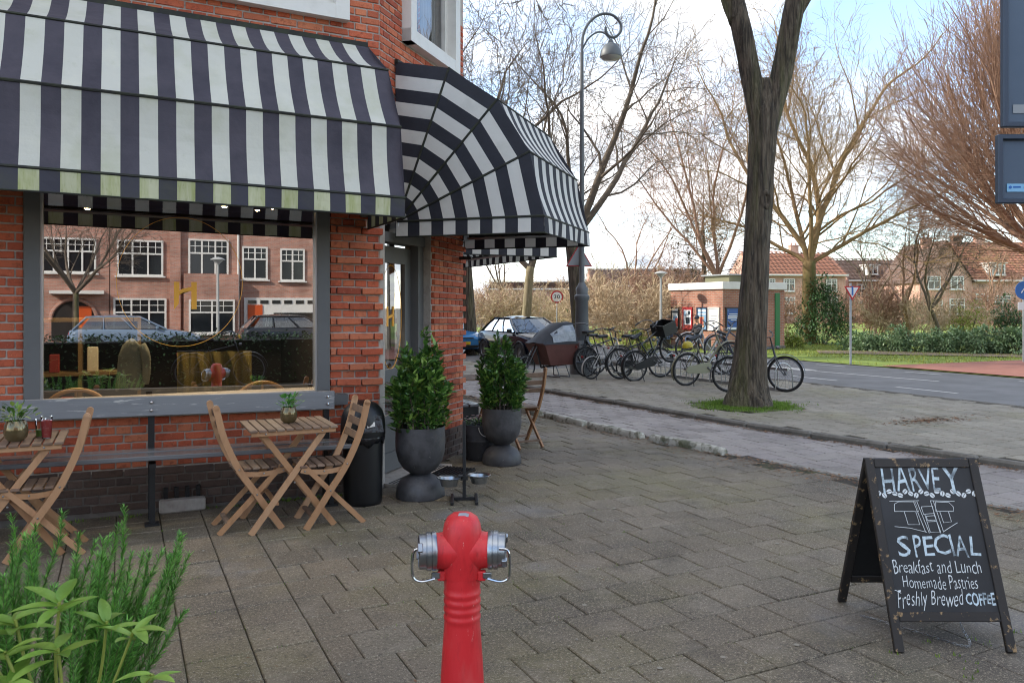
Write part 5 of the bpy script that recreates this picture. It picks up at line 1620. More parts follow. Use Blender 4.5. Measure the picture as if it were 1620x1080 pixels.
# back of the two signs at the right edge of the picture
rs = thing('sign_pair', 'back of two slate blue traffic signs hanging at the top right edge', 'road sign', (4.34, 2.56, 0), D(-26))
m_slate = mat('slate blue sign back', '#4a5a6c', .45, metal=.2, over=[('#566678', 3, .45, .7, .5)])
m_slated = mat('slate sign rim', '#3a4656', .4, metal=.3)
def panel(nm, x0, x1, z0, z1, y):
    MB().box(((x0 + x1) / 2, y, (z0 + z1) / 2), (x1 - x0, .012, z1 - z0)).build(nm, m_slate, rs)
    r = MB()
    for z in (z0, z1): r.bar((x0, y - .012, z), (x1, y - .012, z), .034, .028, bev=.005)
    for x in (x0, x1): r.bar((x, y - .0125, z0 - .014), (x, y - .0125, z1 + .014), .028, .034, (0, 1, 0), bev=.005)
    r.build(nm + '_rim', m_slated, rs)
panel('lower_plate', -.215, .22, 2.175, 2.51, 0)
panel('upper_plate', -.188, .22, 2.575, 3.4, 0)
MB().tube([(.33, .06, 0), (.33, .06, 3.5)], .035, 12).build('post', m_sgrey, rs, True)
for z in (2.3, 2.7): MB().bar((.05, .03, z), (.36, .03, z), .03, .04).build('clamp', m_sgrey, rs)
MB().box((-.115, -.0085, 2.245), (.115, .003, .042)).build('maker_sticker', mat('light blue sticker', '#7fb4d8', .4), rs)
MB().lathe([(0, -.0012), (.008, -.0012), (.008, 0), (0, 0)], 16, (-.155, -.0102, 2.248), 'y').build('sticker_dot', m_sblue, rs)
MB().box((-.12, -.0105, 2.249), (.04, .001, .009)).build('sticker_print', m_sblue, rs)
fitted('CE', -.085, -.065, 2.24, 2.255, lambda a, b, c: V((a, -.0112, b)), 'sticker_text', m_sblue, rs)
MB().box((-.08, -.0085, 2.66), (.12, .003, .045)).build('pale_sticker', m_sgrey, rs)

# ------------------------------------------------------------------ brick kiosk with posters
m_kbrick = brickmat('kiosk brick', '#9c5f49', '#b0745a', '#9a8b7e', axis='diag')
ki = thing('brick_kiosk', 'small brick kiosk with white roof edge and framed posters', 'kiosk', (21, 24.3, -.085))
MB().box((1.6, 1.65, 1.2), (3.2, 3.3, 2.4)).build('wall', m_kbrick, ki)
MB().box((1.6, 1.65, 2.53), (3.36, 3.46, .29), bev=.01).build('roof_edge', m_white, ki)
MB().box((1.9, 1.7, 2.82), (1.5, 1.5, .34)).build('roof_hatch', mat('olive hatch', '#6a6a50', .7), ki)
MB().box((1.9, 1.7, 3.01), (1.75, 1.75, .05)).build('hatch_cap', m_sgrey, ki)
MB().box((1.6, 1.65, .06), (3.26, 3.36, .12)).build('plinth', m_kerb, ki)
MB().box((2.80, -.012, 1.15), (.24, .05, 2.2)).build('green_door', mat('green door paint', '#1f6b32', .5), ki)
pc = {n: mat('poster ' + n, c, .35) for n, c in dict(blue='#1d4f94', pale='#cfd6da', red='#a83238', sky='#7fa8c8', skin='#c49a7c', dk='#22303c', lt='#e2e4e4', cor='#c2564c').items()}
def poster(frame_m, bgm, u0, u1, face, shapes, label):
    z0, z1 = .78, 1.66
    def P(a, b, c):
        u = u0 + (u1 - u0) * a
        z = z0 + (z1 - z0) * b
        return V((-.03 - c, u, z)) if face == 'x' else V((u, -.03 - c, z))
    def rect(a0, a1, b0, b1, c):
        return MB().quad(P(a0, b0, c), P(a1, b0, c), P(a1, b1, c), P(a0, b1, c))
    fm = MB()
    for (a0, a1, b0, b1) in ((-.04, .06, -.02, 1.02), (.94, 1.04, -.02, 1.02)): fm.bar(P((a0 + a1) / 2, b0, 0), P((a0 + a1) / 2, b1, 0), .05, .05, (0, 1, 0))
    for b in (0, 1): fm.bar(P(-.04, b, .001), P(1.04, b, .001), .05, .05)
    f = fm.build('poster_frame', frame_m, ki)
    rect(0, 1, 0, 1, .0).build('print', bgm, f)
    for i, (a0, a1, b0, b1, m) in enumerate(shapes):
        rect(a0, a1, b0, b1, .003 + i * .0015).build('print_patch', m, f)
    return f
# faces -x: u runs along y, larger y is farther left in view
poster(m_black, pc['pale'], 3.2, 2.72, 'x', [(.1, .9, .75, .85, pc['dk']), (.2, .8, .2, .6, pc['sky']), (.55, .95, .1, .5, pc['cor'])], '')
poster(pc['red'], pc['pale'], 2.42, 1.85, 'x', [(.1, .9, .03, .2, pc['cor']), (.3, .75, .25, .55, pc['dk']), (.15, .3, .6, .85, pc['sky']), (.55, .8, .68, .85, pc['dk']), (.1, .9, .9, .96, pc['red'])], '')
poster(m_bblue, pc['sky'], 1.52, .92, 'x', [(.1, .9, .82, .9, pc['lt']), (.15, .7, .1, .6, pc['skin']), (.3, .6, .2, .55, pc['cor']), (.1, .9, .68, .74, pc['lt'])], '')
poster(m_white, pc['lt'], .82, .2, 'x', [(.2, .8, .62, .64, m_sgrey), (.2, .8, .56, .58, m_sgrey), (.2, .8, .5, .52, m_sgrey), (.4, .6, .28, .34, pc['dk']), (.45, .55, .12, .18, pc['sky'])], '')
fp_ = poster(m_black, pc['blue'], .14, .86, 'y', [(0, 1, 0, .13, pc['lt']), (.2, .8, .70, .73, pc['lt']), (.12, .88, .60, .65, pc['lt']), (.1, .9, .52, .56, pc['lt']), (.3, .7, .44, .465, pc['lt']), (.08, .14, .86, .9, pc['sky']), (.82, .98, .86, .98, pc['cor']), (.1, .2, .04, .09, pc['blue'])], '')

# ------------------------------------------------------------------ seated people
m_skin = mat('skin', '#b98a70', .6)
m_jack = mat('dark jacket', '#2b2a2c', .85, over=[('#39373a', 9, .45, .7, .5)])
m_jean = mat('blue jeans', '#3a4c66', .85)
def skinned(name, pts, edges, radii, m, parent, root=0):
    me = bpy.data.meshes.new(name)
    me.from_pydata([tuple(p) for p in pts], edges, [])
    o = link(bpy.data.objects.new(name, me))
    sk_ = o.modifiers.new('s', 'SKIN')
    for i, r in enumerate(radii):
        me.skin_vertices[0].data[i].radius = (r, r) if isinstance(r, (int, float)) else r
    me.skin_vertices[0].data[root].use_root = True
    o.modifiers.new('b', 'SUBSURF').levels = 2
    o.modifiers['b'].render_levels = 2
    bpy.context.view_layer.update()
    ev = bpy.data.meshes.new_from_object(o.evaluated_get(bpy.context.evaluated_depsgraph_get()))
    ev.materials.clear(); ev.materials.append(m)
    ev.polygons.foreach_set('use_smooth', [True] * len(ev.polygons))
    bpy.data.objects.remove(o)
    n = link(bpy.data.objects.new(name, ev))
    return par(n, parent)
def seated(label, loc, rz, cap=None):
    t = thing('person', label, 'person', loc, rz, 'people sitting by the kiosk')
    # faces +x; hip at z .47
    body = [(0, 0, .50), (-.02, 0, .72), (-.02, 0, .95), (.0, 0, 1.06), (.03, 0, 1.16), (.05, 0, 1.27), (-.02, .18, .97), (.08, .22, .72), (.30, .12, .64), (.37, .08, .63), (-.02, -.18, .97), (.08, -.22, .72), (.30, -.12, .64), (.37, -.08, .63),
            (.02, .10, .50), (.44, .12, .50), (.42, .12, .10), (.52, .12, .05), (.02, -.10, .50), (.44, -.12, .50), (.42, -.12, .10), (.52, -.12, .05)]
    ed_ = [(0, 1), (1, 2), (2, 3), (3, 4), (4, 5), (2, 6), (6, 7), (7, 8), (8, 9), (2, 10), (10, 11), (11, 12), (12, 13), (0, 14), (14, 15), (15, 16), (16, 17), (0, 18), (18, 19), (19, 20), (20, 21)]
    rd = [.12, .12, .11, .05, .075, .07, .05, .042, .033, .03, .05, .042, .033, .03, .08, .06, .04, .035, .08, .06, .04, .035]
    skinned('body', body, ed_, rd, m_skin, t)
    skinned('jacket', body[:4] + body[6:9] + body[10:13], [(0, 1), (1, 2), (2, 3), (2, 4), (4, 5), (5, 6), (2, 7), (7, 8), (8, 9)], [.15, .155, .145, .07, .075, .06, .048, .075, .06, .048], m_jack, t)
    skinned('trousers', [body[0]] + body[14:17] + body[18:21], [(0, 1), (1, 2), (2, 3), (0, 4), (4, 5), (5, 6)], [.135, .1, .078, .06, .1, .078, .06], m_jean, t)
    for s in (-1, 1):
        MB().box((.49, s * .12, .045), (.26, .09, .08), bev=.025).build('shoe', m_black, t, True)
    hc = V((.045, 0, 1.24))
    hv = MB()
    for i in range(9):
        pass
    q = MB().lathe([(0, .115), (.05, .105), (.085, .07), (.1, .02), (.098, -.03)], 16, hc + V((-.012, 0, .015)))
    q.build('cap' if cap else 'hair', cap or m_branch, t, True)
    if cap: MB().box(hc + V((.11, 0, .03)), (.09, .14, .012), bev=.004).build('cap_peak', cap, t)
    MB().box(hc + V((.1, 0, -.01)), (.04, .025, .04), bev=.01).build('nose', m_skin, t)
    MB().lathe([(0, -.06), (.05, -.045), (.06, 0), (.05, .03)], 10, hc + V((.035, 0, -.07))).build('beard', m_branchr, t, True)
m_cap = mat('navy cap', '#222a3a', .8)
seated('person in dark jacket and navy cap sitting before the kiosk posters', (20.25, 24.9, -.085), D(175), m_cap)
seated('person in dark jacket sitting at the left end of the kiosk', (20.15, 26.6, -.085), D(120))
pb_ = thing('park_bench', 'low wooden bench under the two people by the kiosk', 'bench', (20.3, 25.7, -.085))
for x in (-.12, .02, .16): MB().box((x, 0, .435), (.12, 3.0, .035)).build('seat_plank', m_slat, pb_)
for y in (-1.3, 1.3): MB().box((0, y, .21), (.36, .06, .415)).build('leg', m_kerb, pb_)
# ------------------------------------------------------------------ trees
class Tree:
    def __init__(s, wob=.12, up=.06, seg=.8, kids=(5, 4, 4, 3), ang=(.7, .7, .8, .8), lf=(.62, .55, .5, .5), rmin=.008, droop=0., rk=.5, first=.25, jit=.3):
        s.__dict__.update(locals())
        s.trunk, s.crown = MB(), MB()
    def grow(s, p, d, L, r, lv, mb=None, tip=None, start=None):
        n = max(2, min(9, int(L / (s.seg * (.75 ** lv))) + 1))
        pts, rs, dirs = [V(p)], [r], [V(d).normalized()]
        rt = tip if tip is not None else max(s.rmin, r * (.45 if lv < 2 else .3))
        q, dd = V(p), V(d).normalized()
        for i in range(n):
            w = s.wob * (1 + .35 * lv)
            dd = (dd + V((G_(0, w), G_(0, w), G_(0, w))) + V((0, 0, s.up if lv < 3 else s.up - s.droop))).normalized()
            q = q + dd * (L / n)
            pts.append(q.copy()); dirs.append(dd.copy())
            rs.append(r + (rt - r) * (i + 1) / n)
        (mb or s.crown).tube(pts, rs, 10 if lv == 0 else 6 if lv == 1 else 4 if lv == 2 else 3, cap=False)
        if lv < len(s.kids):
            k = s.kids[lv]
            f0 = s.first if start is None else start
            for i in range(k):
                f = f0 + (1 - f0) * (i + R_(.2, .9)) / k
                x = f * n
                j = min(n - 1, int(x))
                b = pts[j].lerp(pts[j + 1], x - j)
                rb = rs[j] + (rs[j + 1] - rs[j]) * (x - j)
                ax = dirs[j].orthogonal().normalized()
                ax.rotate(Matrix.Rotation(i * 2.4 + R_(-.6, .6), 3, dirs[j]))
                nd = dirs[j].copy()
                nd.rotate(Matrix.Rotation(s.ang[lv] * R_(1 - s.jit, 1 + s.jit), 3, ax))
                s.grow(b, nd, L * s.lf[lv] * R_(.7, 1.2) * (1.15 - .4 * f), max(s.rmin, rb * s.rk), lv + 1)
            # the leader goes on
            if lv >= 1: s.grow(q, dd, L * s.lf[lv] * .9, max(s.rmin, rt * .95), lv + 1)
def tree(label, loc, seed, limbs, H0, r0, T, mtrunk, mcrown, lean=(0, 0), group='bare trees around the crossing', name='bare_tree', flare=1.35):
    """trunk from the ground to the fork at H0, then limbs: (dx, dy, dz, length, radius)"""
    random.seed(seed)
    t = thing(name, label, 'tree', loc, 0, group)
    P = [V((0, 0, 0)), V((0, 0, H0 * .06)), V((lean[0] * .3, lean[1] * .3, H0 * .35)), V((lean[0] * .65, lean[1] * .65, H0 * .7)), V((lean[0], lean[1], H0))]
    pts = smooth_path(P, 4)
    n = len(pts)
    T.trunk.tube(pts, [r0 * (flare if i == 0 else 1 + (flare - 1) * .35 if i < 3 else 1 - .22 * i / n) for i in range(n)], 14)
    top = pts[-1]
    for (dx, dy, dz, L, r) in limbs:
        T.grow(top - V((0, 0, .15)), V((dx, dy, dz)), L, r, 1)
    T.trunk.build('trunk', mtrunk, t, 'all')
    T.crown.build('crown', mcrown, t, 'all')
    return t
RT = V((cos(D(26)), -sin(D(26)), 0))      # picture right
FW = V((sin(D(26)), cos(D(26)), 0))
def rf(r, f, z): return tuple(RT * r + FW * f + V((0, 0, z)))

# the big trunk in front: shaped by hand
random.seed(3)
bt = thing('street_tree', 'big forked street tree with mossy furrowed bark by the bikes', 'tree', tuple(TREE), 0, 'bare trees around the crossing')
T = Tree(wob=.1, seg=1.0, kids=(0, 4, 4, 3, 3), ang=(.6, .6, .7, .8, .8), lf=(.6, .6, .55, .5, .5), rmin=.007)
tk = MB()
def limb(pts, rs, n=28, k=6):
    pts = smooth_path(pts, k)
    m = len(pts)
    rr = []
    for i in range(m):
        x = i / (m - 1) * (len(rs) - 1)
        j = min(len(rs) - 2, int(x))
        rr.append(rs[j] + (rs[j + 1] - rs[j]) * (x - j))
    b = len(tk.v)
    tk.tube(pts, rr, n)
    for i in range(m):
        for q in range(n):
            v = tk.v[b + i * n + q]
            c = pts[i]
            a = 2 * pi * q / n
            f = 1 + .045 * sin(a * 5 + i * .35) + .03 * sin(a * 11 - i * .5) + G_(0, .012) + (.10 * max(0, sin(a * 3 + 1)) * max(0, 1 - c.z / .5) if c.z < .5 else 0)
            tk.v[b + i * n + q] = c + (v - c) * f
    return pts
tr_ = limb([rf(0, 0, -.05), rf(0, 0, .12), rf(.02, 0, .5), rf(.10, 0, 1.6), rf(.16, 0, 2.8), rf(.22, 0, 3.9), rf(.27, 0, 4.75), rf(.29, 0, 5.35)], [.43, .36, .28, .225, .205, .21, .215, .10])
l1 = limb([rf(.22, 0, 4.1), rf(.18, 0, 4.7), rf(.05, 0, 5.4), rf(-.10, 0, 6.2), rf(-.30, .1, 6.9), rf(-.9, .2, 7.4)], [.15, .165, .16, .155, .145, .11], 20)
l2 = limb([rf(.26, 0, 4.1), rf(.36, 0, 4.7), rf(.55, 0, 5.4), rf(.68, -.1, 6.2), rf(.80, -.15, 7.0), rf(.9, -.2, 8.2)], [.15, .17, .165, .16, .15, .12], 20)
l3 = limb([rf(-.15, 0, 6.3), rf(-.25, .3, 6.9), rf(-.3, .6, 8)], [.15, .13, .11], 16)
l4 = limb([rf(.70, -.1, 6.3), rf(1.0, -.2, 6.8), rf(1.7, -.3, 7.6)], [.12, .1, .08], 14)
# knot
kn = MB()
kc = V(rf(.24, -.195, 3.35))
for k in range(14):
    pass
q = MB().lathe([(.13, .0), (.12, .05), (.075, .065), (.05, .02), (.03, -.03), (0, -.04)], 18)
Mk = Matrix.Translation(kc) @ (-FW).to_track_quat('Z', 'Y').to_matrix().to_4x4() @ Matrix.Diagonal((.7, 1.3, .6, 1))
q.v = [Mk @ v for v in q.v]
tk.build('trunk', m_bark, bt, 'all')
q.build('knot', m_bark, bt, 'all')
for L, r in ((l1, .11), (l2, .12), (l3, .1), (l4, .07)):
    d = (L[-1] - L[-4]).normalized()
    for i in range(3):
        T.grow(L[-1], d + V((G_(0, .4), G_(0, .4), .25)), 3.2, r * .7, 2)
T.crown.build('crown', m_branch, bt, 'all')

def fan(n, spread, up, L, r, jit=.2, ph=0):
    return [(spread * cos(ph + 2 * pi * i / n) * R_(.7, 1.2), spread * sin(ph + 2 * pi * i / n) * R_(.7, 1.2), up, L * R_(1 - jit, 1 + jit), r * R_(.8, 1.1)) for i in range(n)]
def at(px, d): 
    l = (px - 810) / 1260 * d
    p = FW * d + RT * l
    return (p.x, p.y, -.1)
std = dict(wob=.09, up=.05, seg=1.1, kids=(0, 5, 5, 4, 3), ang=(.6, .6, .7, .75, .8), lf=(.6, .62, .56, .52, .5), rmin=.007)
tree('dark bare tree reaching over the corner awning', (11.3, 26.5, -.1), 21, fan(5, .55, 1, 6.0, .13), 5.0, .25, Tree(**std), m_bark, m_branch, (-.3, .2))
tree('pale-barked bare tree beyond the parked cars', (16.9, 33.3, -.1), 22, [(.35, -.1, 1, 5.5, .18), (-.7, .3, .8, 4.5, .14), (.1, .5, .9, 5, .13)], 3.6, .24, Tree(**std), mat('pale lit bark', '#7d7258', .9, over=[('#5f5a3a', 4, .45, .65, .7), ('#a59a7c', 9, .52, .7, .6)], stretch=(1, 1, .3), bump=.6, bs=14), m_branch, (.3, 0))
tree('bare tree with spreading crown behind the tall lamp post', (14.2, 23.6, -.1), 23, [rf(.15, 0, 1) + (6.2, .15), rf(.75, .2, .85) + (6.0, .13), rf(-.55, .1, 1) + (5.6, .12), rf(.1, .6, .9) + (5, .11), rf(-.2, -.5, 1) + (4.6, .1)], 4.0, .30, Tree(**dict(std, kids=(0, 5, 5, 4, 3))), m_bark, m_branch, (-.35, .1))
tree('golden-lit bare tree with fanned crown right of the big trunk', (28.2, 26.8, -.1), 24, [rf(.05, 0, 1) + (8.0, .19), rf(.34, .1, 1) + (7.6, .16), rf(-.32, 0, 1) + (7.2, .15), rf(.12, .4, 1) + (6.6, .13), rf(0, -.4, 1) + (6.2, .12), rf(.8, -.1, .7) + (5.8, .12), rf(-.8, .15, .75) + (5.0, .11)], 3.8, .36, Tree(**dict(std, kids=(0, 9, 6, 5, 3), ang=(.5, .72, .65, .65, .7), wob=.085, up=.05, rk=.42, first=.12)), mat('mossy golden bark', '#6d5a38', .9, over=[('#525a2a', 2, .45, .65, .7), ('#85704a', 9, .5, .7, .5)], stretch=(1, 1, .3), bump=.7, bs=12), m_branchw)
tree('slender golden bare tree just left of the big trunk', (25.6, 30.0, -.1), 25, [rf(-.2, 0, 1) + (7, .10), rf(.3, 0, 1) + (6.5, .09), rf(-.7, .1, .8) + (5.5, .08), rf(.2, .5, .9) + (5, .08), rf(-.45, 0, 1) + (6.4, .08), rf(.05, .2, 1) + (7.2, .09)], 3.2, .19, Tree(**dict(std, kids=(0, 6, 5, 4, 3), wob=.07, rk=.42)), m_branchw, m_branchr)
random.seed(77)
RUS = []
for i in range(34):
    el, az_ = radians(20 + 64 * ((i * .618) % 1)), radians(R_(-75, 75))
    RUS.append(rf(-cos(el) * cos(az_), cos(el) * sin(az_), sin(el)) + (2.6 + 3.0 * sin(el) + R_(-.4, .4), .085))
tree('dense reddish upswept tree behind the sign at the right edge', (25.3, 14.3, -.1), 26, RUS if True else [rf(r_, f_, 1) + (7.4 + .9 * (i % 3), .12) for i, (r_, f_) in enumerate([(-.95, .1), (-.75, -.2), (-.6, .3), (-.45, 0), (-.3, -.3), (-.25, .3), (-.1, 0), (.1, .2), (-1.25, 0), (-1.0, .35), (-.85, 0), (-.55, -.15), (-.35, .1), (-.15, -.2), (-1.1, -.2), (-.65, .05), (-.5, .4), (-1.4, .2)])], 3.1, .34, Tree(**dict(std, kids=(0, 9, 6, 4), ang=(.3, .32, .36, .45, .5), up=.04, wob=.05, lf=(.6, .6, .62, .5, .5), rmin=.006, rk=.42)), m_bark, m_branchr)
for i, (px, d, h, lab) in enumerate([(1385, 45, 7.5, 'thin bare tree before the red roofed houses, left one'), (1440, 38, 6.5, 'thin leaning bare tree before the red roofed houses, middle one'), (1492, 36, 6.0, 'thin dark bare tree before the gabled house'), (1000, 48, 9, 'tall thin bare tree far behind the lamp post'), (795, 55, 9, 'thin bare tree far behind the parked cars'), (1560, 48, 6.5, 'thin bare tree before the right-hand tiled roof')]):
    x, y, z = at(px, d)
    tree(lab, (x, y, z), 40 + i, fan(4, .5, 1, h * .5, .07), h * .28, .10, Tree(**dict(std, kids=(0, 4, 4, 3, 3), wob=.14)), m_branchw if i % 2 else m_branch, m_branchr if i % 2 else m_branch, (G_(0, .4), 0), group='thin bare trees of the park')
# street tree behind the camera, seen in the glass
tree('bare pollarded tree reflected over the arched doorway', (-1.7, -22, -.1), 61, fan(6, .9, .8, 3.4, .08), 2.4, .13, Tree(**dict(std, kids=(0, 4, 4, 3, 3))), m_bark, m_branch, group='trees across the street')

def twig_shrub(label, loc, seed, w, h, n, m, group='bare shrubs of the park', cat='shrub'):
    random.seed(seed)
    t = thing('bare_shrub', label, cat, loc, 0, group)
    T = Tree(wob=.16, up=.05, seg=.6, kids=(0, 5, 4, 3), ang=(.5, .55, .6, .7), lf=(.6, .55, .55, .5), rmin=.010, first=.15)
    for i in range(n):
        a, q = R_(0, 6.3), sqrt(random.random())
        p = V((q * cos(a) * w * .55, q * sin(a) * w * .4, 0))
        T.grow(p, V((cos(a) * q * .8, sin(a) * q * .8, 1)), h * .62 * R_(.7, 1.1) * (1.1 - .35 * q), .022, 1)
    T.crown.build('twigs', m, t)
    return t
for i, (px, d, w, h, n, m, lab) in enumerate([
    (992, 35, 2.8, 3.9, 34, m_tan, 'broad brown twiggy shrub right of the tall lamp post'), (1018, 41, 3.2, 5.0, 36, m_branchr, 'tall twiggy shrub left of the brick kiosk'), (1090, 46, 4, 4.8, 30, m_branchr, 'twiggy shrub rising behind the brick kiosk'),
    (800, 52, 4.2, 4.2, 34, m_tan, 'tan twiggy shrub above the navy car'), (850, 54, 4.8, 3.6, 34, m_tan, 'tan twiggy shrub behind the speed sign'), (745, 52, 4.2, 4.2, 30, m_branchr, 'twiggy shrub beside the brick pier'),
    (1375, 40, 3.4, 3.6, 26, m_branchr, 'loose twiggy shrub behind the yield sign'), (1460, 38, 3.4, 3.4, 26, m_tan, 'loose twiggy shrub before the gabled house'), (1590, 42, 3.6, 3.6, 22, m_branchr, 'loose twiggy shrub at the right edge'), (1245, 44, 3, 3.6, 22, m_branchr, 'loose twiggy shrub behind the kiosk door'),
    (945, 42, 3.0, 4.0, 24, m_tan, 'tan twiggy shrub just right of the tall lamp post'), (1060, 50, 4.5, 5.2, 26, m_branchr, 'tall twiggy shrub between lamp post and pine'), (1420, 62, 6, 4.2, 30, m_branchr, 'wide twiggy shrub close to the red roofed houses'), (915, 60, 7, 4.5, 34, m_branchr, 'wide twiggy shrub far behind the lamp post')]):
    twig_shrub(lab, at(px, d), 70 + i, w, h, n, m)

def leafy(name, label, loc, seed, w, dp, h, n, m, ls=.12, cat='bush', group='evergreen bushes of the park', shape='dome', stems=8):
    random.seed(seed)
    t = thing(name, label, cat, loc, 0, group)
    lf, st = MB(), MB()
    cl = []
    for i in range(max(10, n // 60)):
        a, q, z = R_(0, 6.3), sqrt(random.random()), random.random()
        top = sqrt(max(0, 1 - q * q)) if shape == 'dome' else (1 - .3 * q)
        c = V((q * cos(a) * w / 2 * (1 - .25 * z), q * sin(a) * dp / 2 * (1 - .25 * z), h * max(.08, top * (z ** .6))))
        cl.append((c, R_(.13, .26) * min(w, h)))
    for i in range(n):
        c, r = random.choice(cl)
        d = V((G_(0, 1), G_(0, 1), G_(.1, 1))).normalized()
        p = c + d * r * R_(.55, 1.05)
        if p.z < .02: p.z = R_(.02, .2)
        lf.leaf(p, d + V((G_(0, .5), G_(0, .5), G_(0, .4))), V((0, 0, 1)), ls * R_(.7, 1.25), ls * R_(.38, .5), .3, .2)
    for i in range(stems):
        c, r = random.choice(cl)
        st.tube(smooth_path([V((c.x * .2, c.y * .2, 0)), V((c.x * .5, c.y * .5, c.z * .5)), c], 3), .02, 5)
    lf.build('foliage', m, t)
    st.build('stems', m_branch, t)
    return t
m_ever = mat('dark evergreen leaf', '#2f4526', .5, rnd=['#2a4224', '#38552c', '#4a6c3a', '#30492a', '#5d8248'], trans=.1)
m_rhod = mat('rhododendron leaf', '#4a5f44', .5, rnd=['#4f6a42', '#6d8a5c', '#8aa178', '#5a7650', '#9cae86', '#435c3a'], trans=.12)
m_yel = mat('yellow green leaf', '#7d8a35', .6, rnd=['#6a782c', '#8a9438', '#9aa24a', '#5f6c2a'], trans=.25)
m_pine = mat('brownish pine needle', '#4c4a30', .8, rnd=['#3a3f28', '#55492f', '#6a4f36', '#46482e', '#5d4630'])
leafy('ivy_bush', 'dark ivy bush around the golden-lit tree', at(1300, 36), 91, 2.4, 2.2, 2.9, 5200, m_ever, .14)
leafy('green_bush', 'bright green low bush at the kiosk corner', at(1252, 33), 92, 1.0, .9, .75, 900, m_yel, .1)
for i, (px, d, w, h) in enumerate([(1365, 31, 2.0, .8), (1415, 30.5, 2.0, .9), (1462, 30, 2.0, .95), (1510, 29.5, 2.0, .85), (1556, 29, 2.0, .95), (1604, 28.5, 2.0, .9), (1650, 28.3, 2.0, .9)]):
    leafy('rhododendron', ['low rhododendron right of the yield sign post', 'low rhododendron, second from the yield sign post', 'low rhododendron, third from the yield sign post', 'low rhododendron below the gabled house', 'low rhododendron below the yellow bush', 'low rhododendron beside the bollard', 'low rhododendron cut by the right edge'][i], at(px, d), 100 + i, w, 1.6, h, 2300, m_rhod, .13, group='rhododendrons along the verge')
leafy('yellow_bush', 'yellow green bush below the gabled house', at(1532, 36), 111, 1.9, 1.6, 1.95, 2600, m_yel, .1)
leafy('holly_bush', 'dark green bush before the tiled house at the right edge', at(1597, 38), 112, 2.2, 2.0, 2.1, 3000, m_ever, .13)
leafy('green_bush', 'green ivy clump hanging left of the brick kiosk', at(1050, 44), 113, 1.2, 1.0, 2.5, 1300, m_ever, .13)
leafy('green_bush', 'pale green bush behind the bicycles', at(1012, 29), 114, 1.2, 1.0, .8, 900, m_yel, .1)
leafy('green_bush', 'green conifer bush left of the tall lamp post', at(902, 46), 115, 1.5, 1.4, 2.6, 1800, m_ever, .12)
pn = thing('pine_tree', 'brownish green pine behind the brick kiosk', 'tree', at(1112, 52), 0, 'evergreens of the park')
random.seed(120)
MB().tube([(0, 0, 0), (.1, 0, 4), (0, 0, 8.2)], [.22, .16, .04], 8).build('trunk', m_branch, pn, True)
nd = MB()
for i in range(46):
    z = 2.6 + 5.8 * (i / 46)
    a = i * 2.4
    rr_ = (2.1 * (1 - ((z - 4.6) / 4.6) ** 2) + .4) * R_(.6, 1.15)
    c = V((rr_ * cos(a) * R_(.5, 1), rr_ * sin(a) * R_(.5, 1), z))
    for k in range(130):
        d = V((G_(0, 1), G_(0, 1), G_(.15, .8))).normalized()
        p = c + d * R_(.1, .62)
        nd.leaf(p, d, V((0, 0, 1)), R_(.14, .26), .05, .1, .1)
    nd.tube([V((0, 0, z - .4)), c], .03, 4)
nd.build('crown', m_pine, pn)

# ------------------------------------------------------------------ foreground: rosemary and bright laurel at the lower left
random.seed(130)
bxp = thing('planter_box', 'grey planter box below the rosemary at the lower left corner', 'planter', (-.38, 3.37, -.35), D(-26))
for (c, d) in [((0, -.22, .2), (1.1, .03, .4)), ((0, .22, .2), (1.1, .03, .4)), ((-.56, 0, .2), (.03, .41, .4)), ((.56, 0, .2), (.03, .41, .4))]: MB().box(c, d).build('board', m_grey, bxp)
MB().box((0, 0, .18), (1.08, .4, .36)).build('soil', m_soil, bxp)
m_rose = mat('rosemary needle', '#56803a', .6, rnd=['#44762f', '#5a943c', '#74b046', '#8ac458', '#3a6a2c'], trans=.2)
ro_ = thing('rosemary', 'feathery green rosemary bush in the lower left corner', 'plant', (-.38, 3.37, .03), D(-26))
nd, st = MB(), MB()
for i in range(110):
    bx_, by_ = R_(-.3, .36), R_(-.15, .15)
    a = R_(0, 6.3)
    L = R_(.5, .86)
    lean = V((bx_ * .45 + G_(0, .16) + (.22 if bx_ > .15 else 0), by_ * .5 + G_(0, .12), 1)).normalized()
    if i > 85: lean = V((R_(.15, .5), G_(0, .2), R_(.6, .9))).normalized(); L = R_(.55, .82)
    P = [V((bx_, by_, 0))]
    dd = lean
    for k in range(9):
        dd = (dd + V((G_(0, .07), G_(0, .07), .06))).normalized()
        P.append(P[-1] + dd * L / 9)
    st.tube(P, [.0035 - .0002 * k for k in range(10)], 4)
    for k in range(int(L * 760)):
        f = R_(.12, 1) * 9
        j = min(8, int(f))
        p = P[j].lerp(P[j + 1], f - j)
        t_ = (P[j + 1] - P[j]).normalized()
        al = R_(0, 6.3)
        o1 = t_.orthogonal().normalized(); o1.rotate(Matrix.Rotation(al, 3, t_))
        d = (o1 * R_(.6, 1.0) + t_ * R_(.5, 1.1)).normalized()
        l = R_(.022, .040) * (1.0 if f < 8 else .75)
        s_ = t_.cross(d).normalized() * .0016
        nd.add([p - s_, p + s_, p + d * l + s_ * .6, p + d * l - s_ * .6], [(0, 1, 2, 3)])
nd.build('needles', m_rose, ro_)
st.build('stems', mat('green rosemary stem', '#6d7d48', .8), ro_)
m_rl = mat('bright laurel leaf', '#86a84a', .42, rnd=['#6d9236', '#8ab04a', '#a0c05a', '#7fa244', '#94a84e'], over=[('#5c7f2e', 9, .42, .66, .6), ('#b5cc7a', 30, .58, .72, .35)], trans=.3, coat=.15)
la = thing('young_laurel', 'light green broad-leaved shoots in front of the rosemary', 'plant', (-.14, 2.50, .47), D(-26))
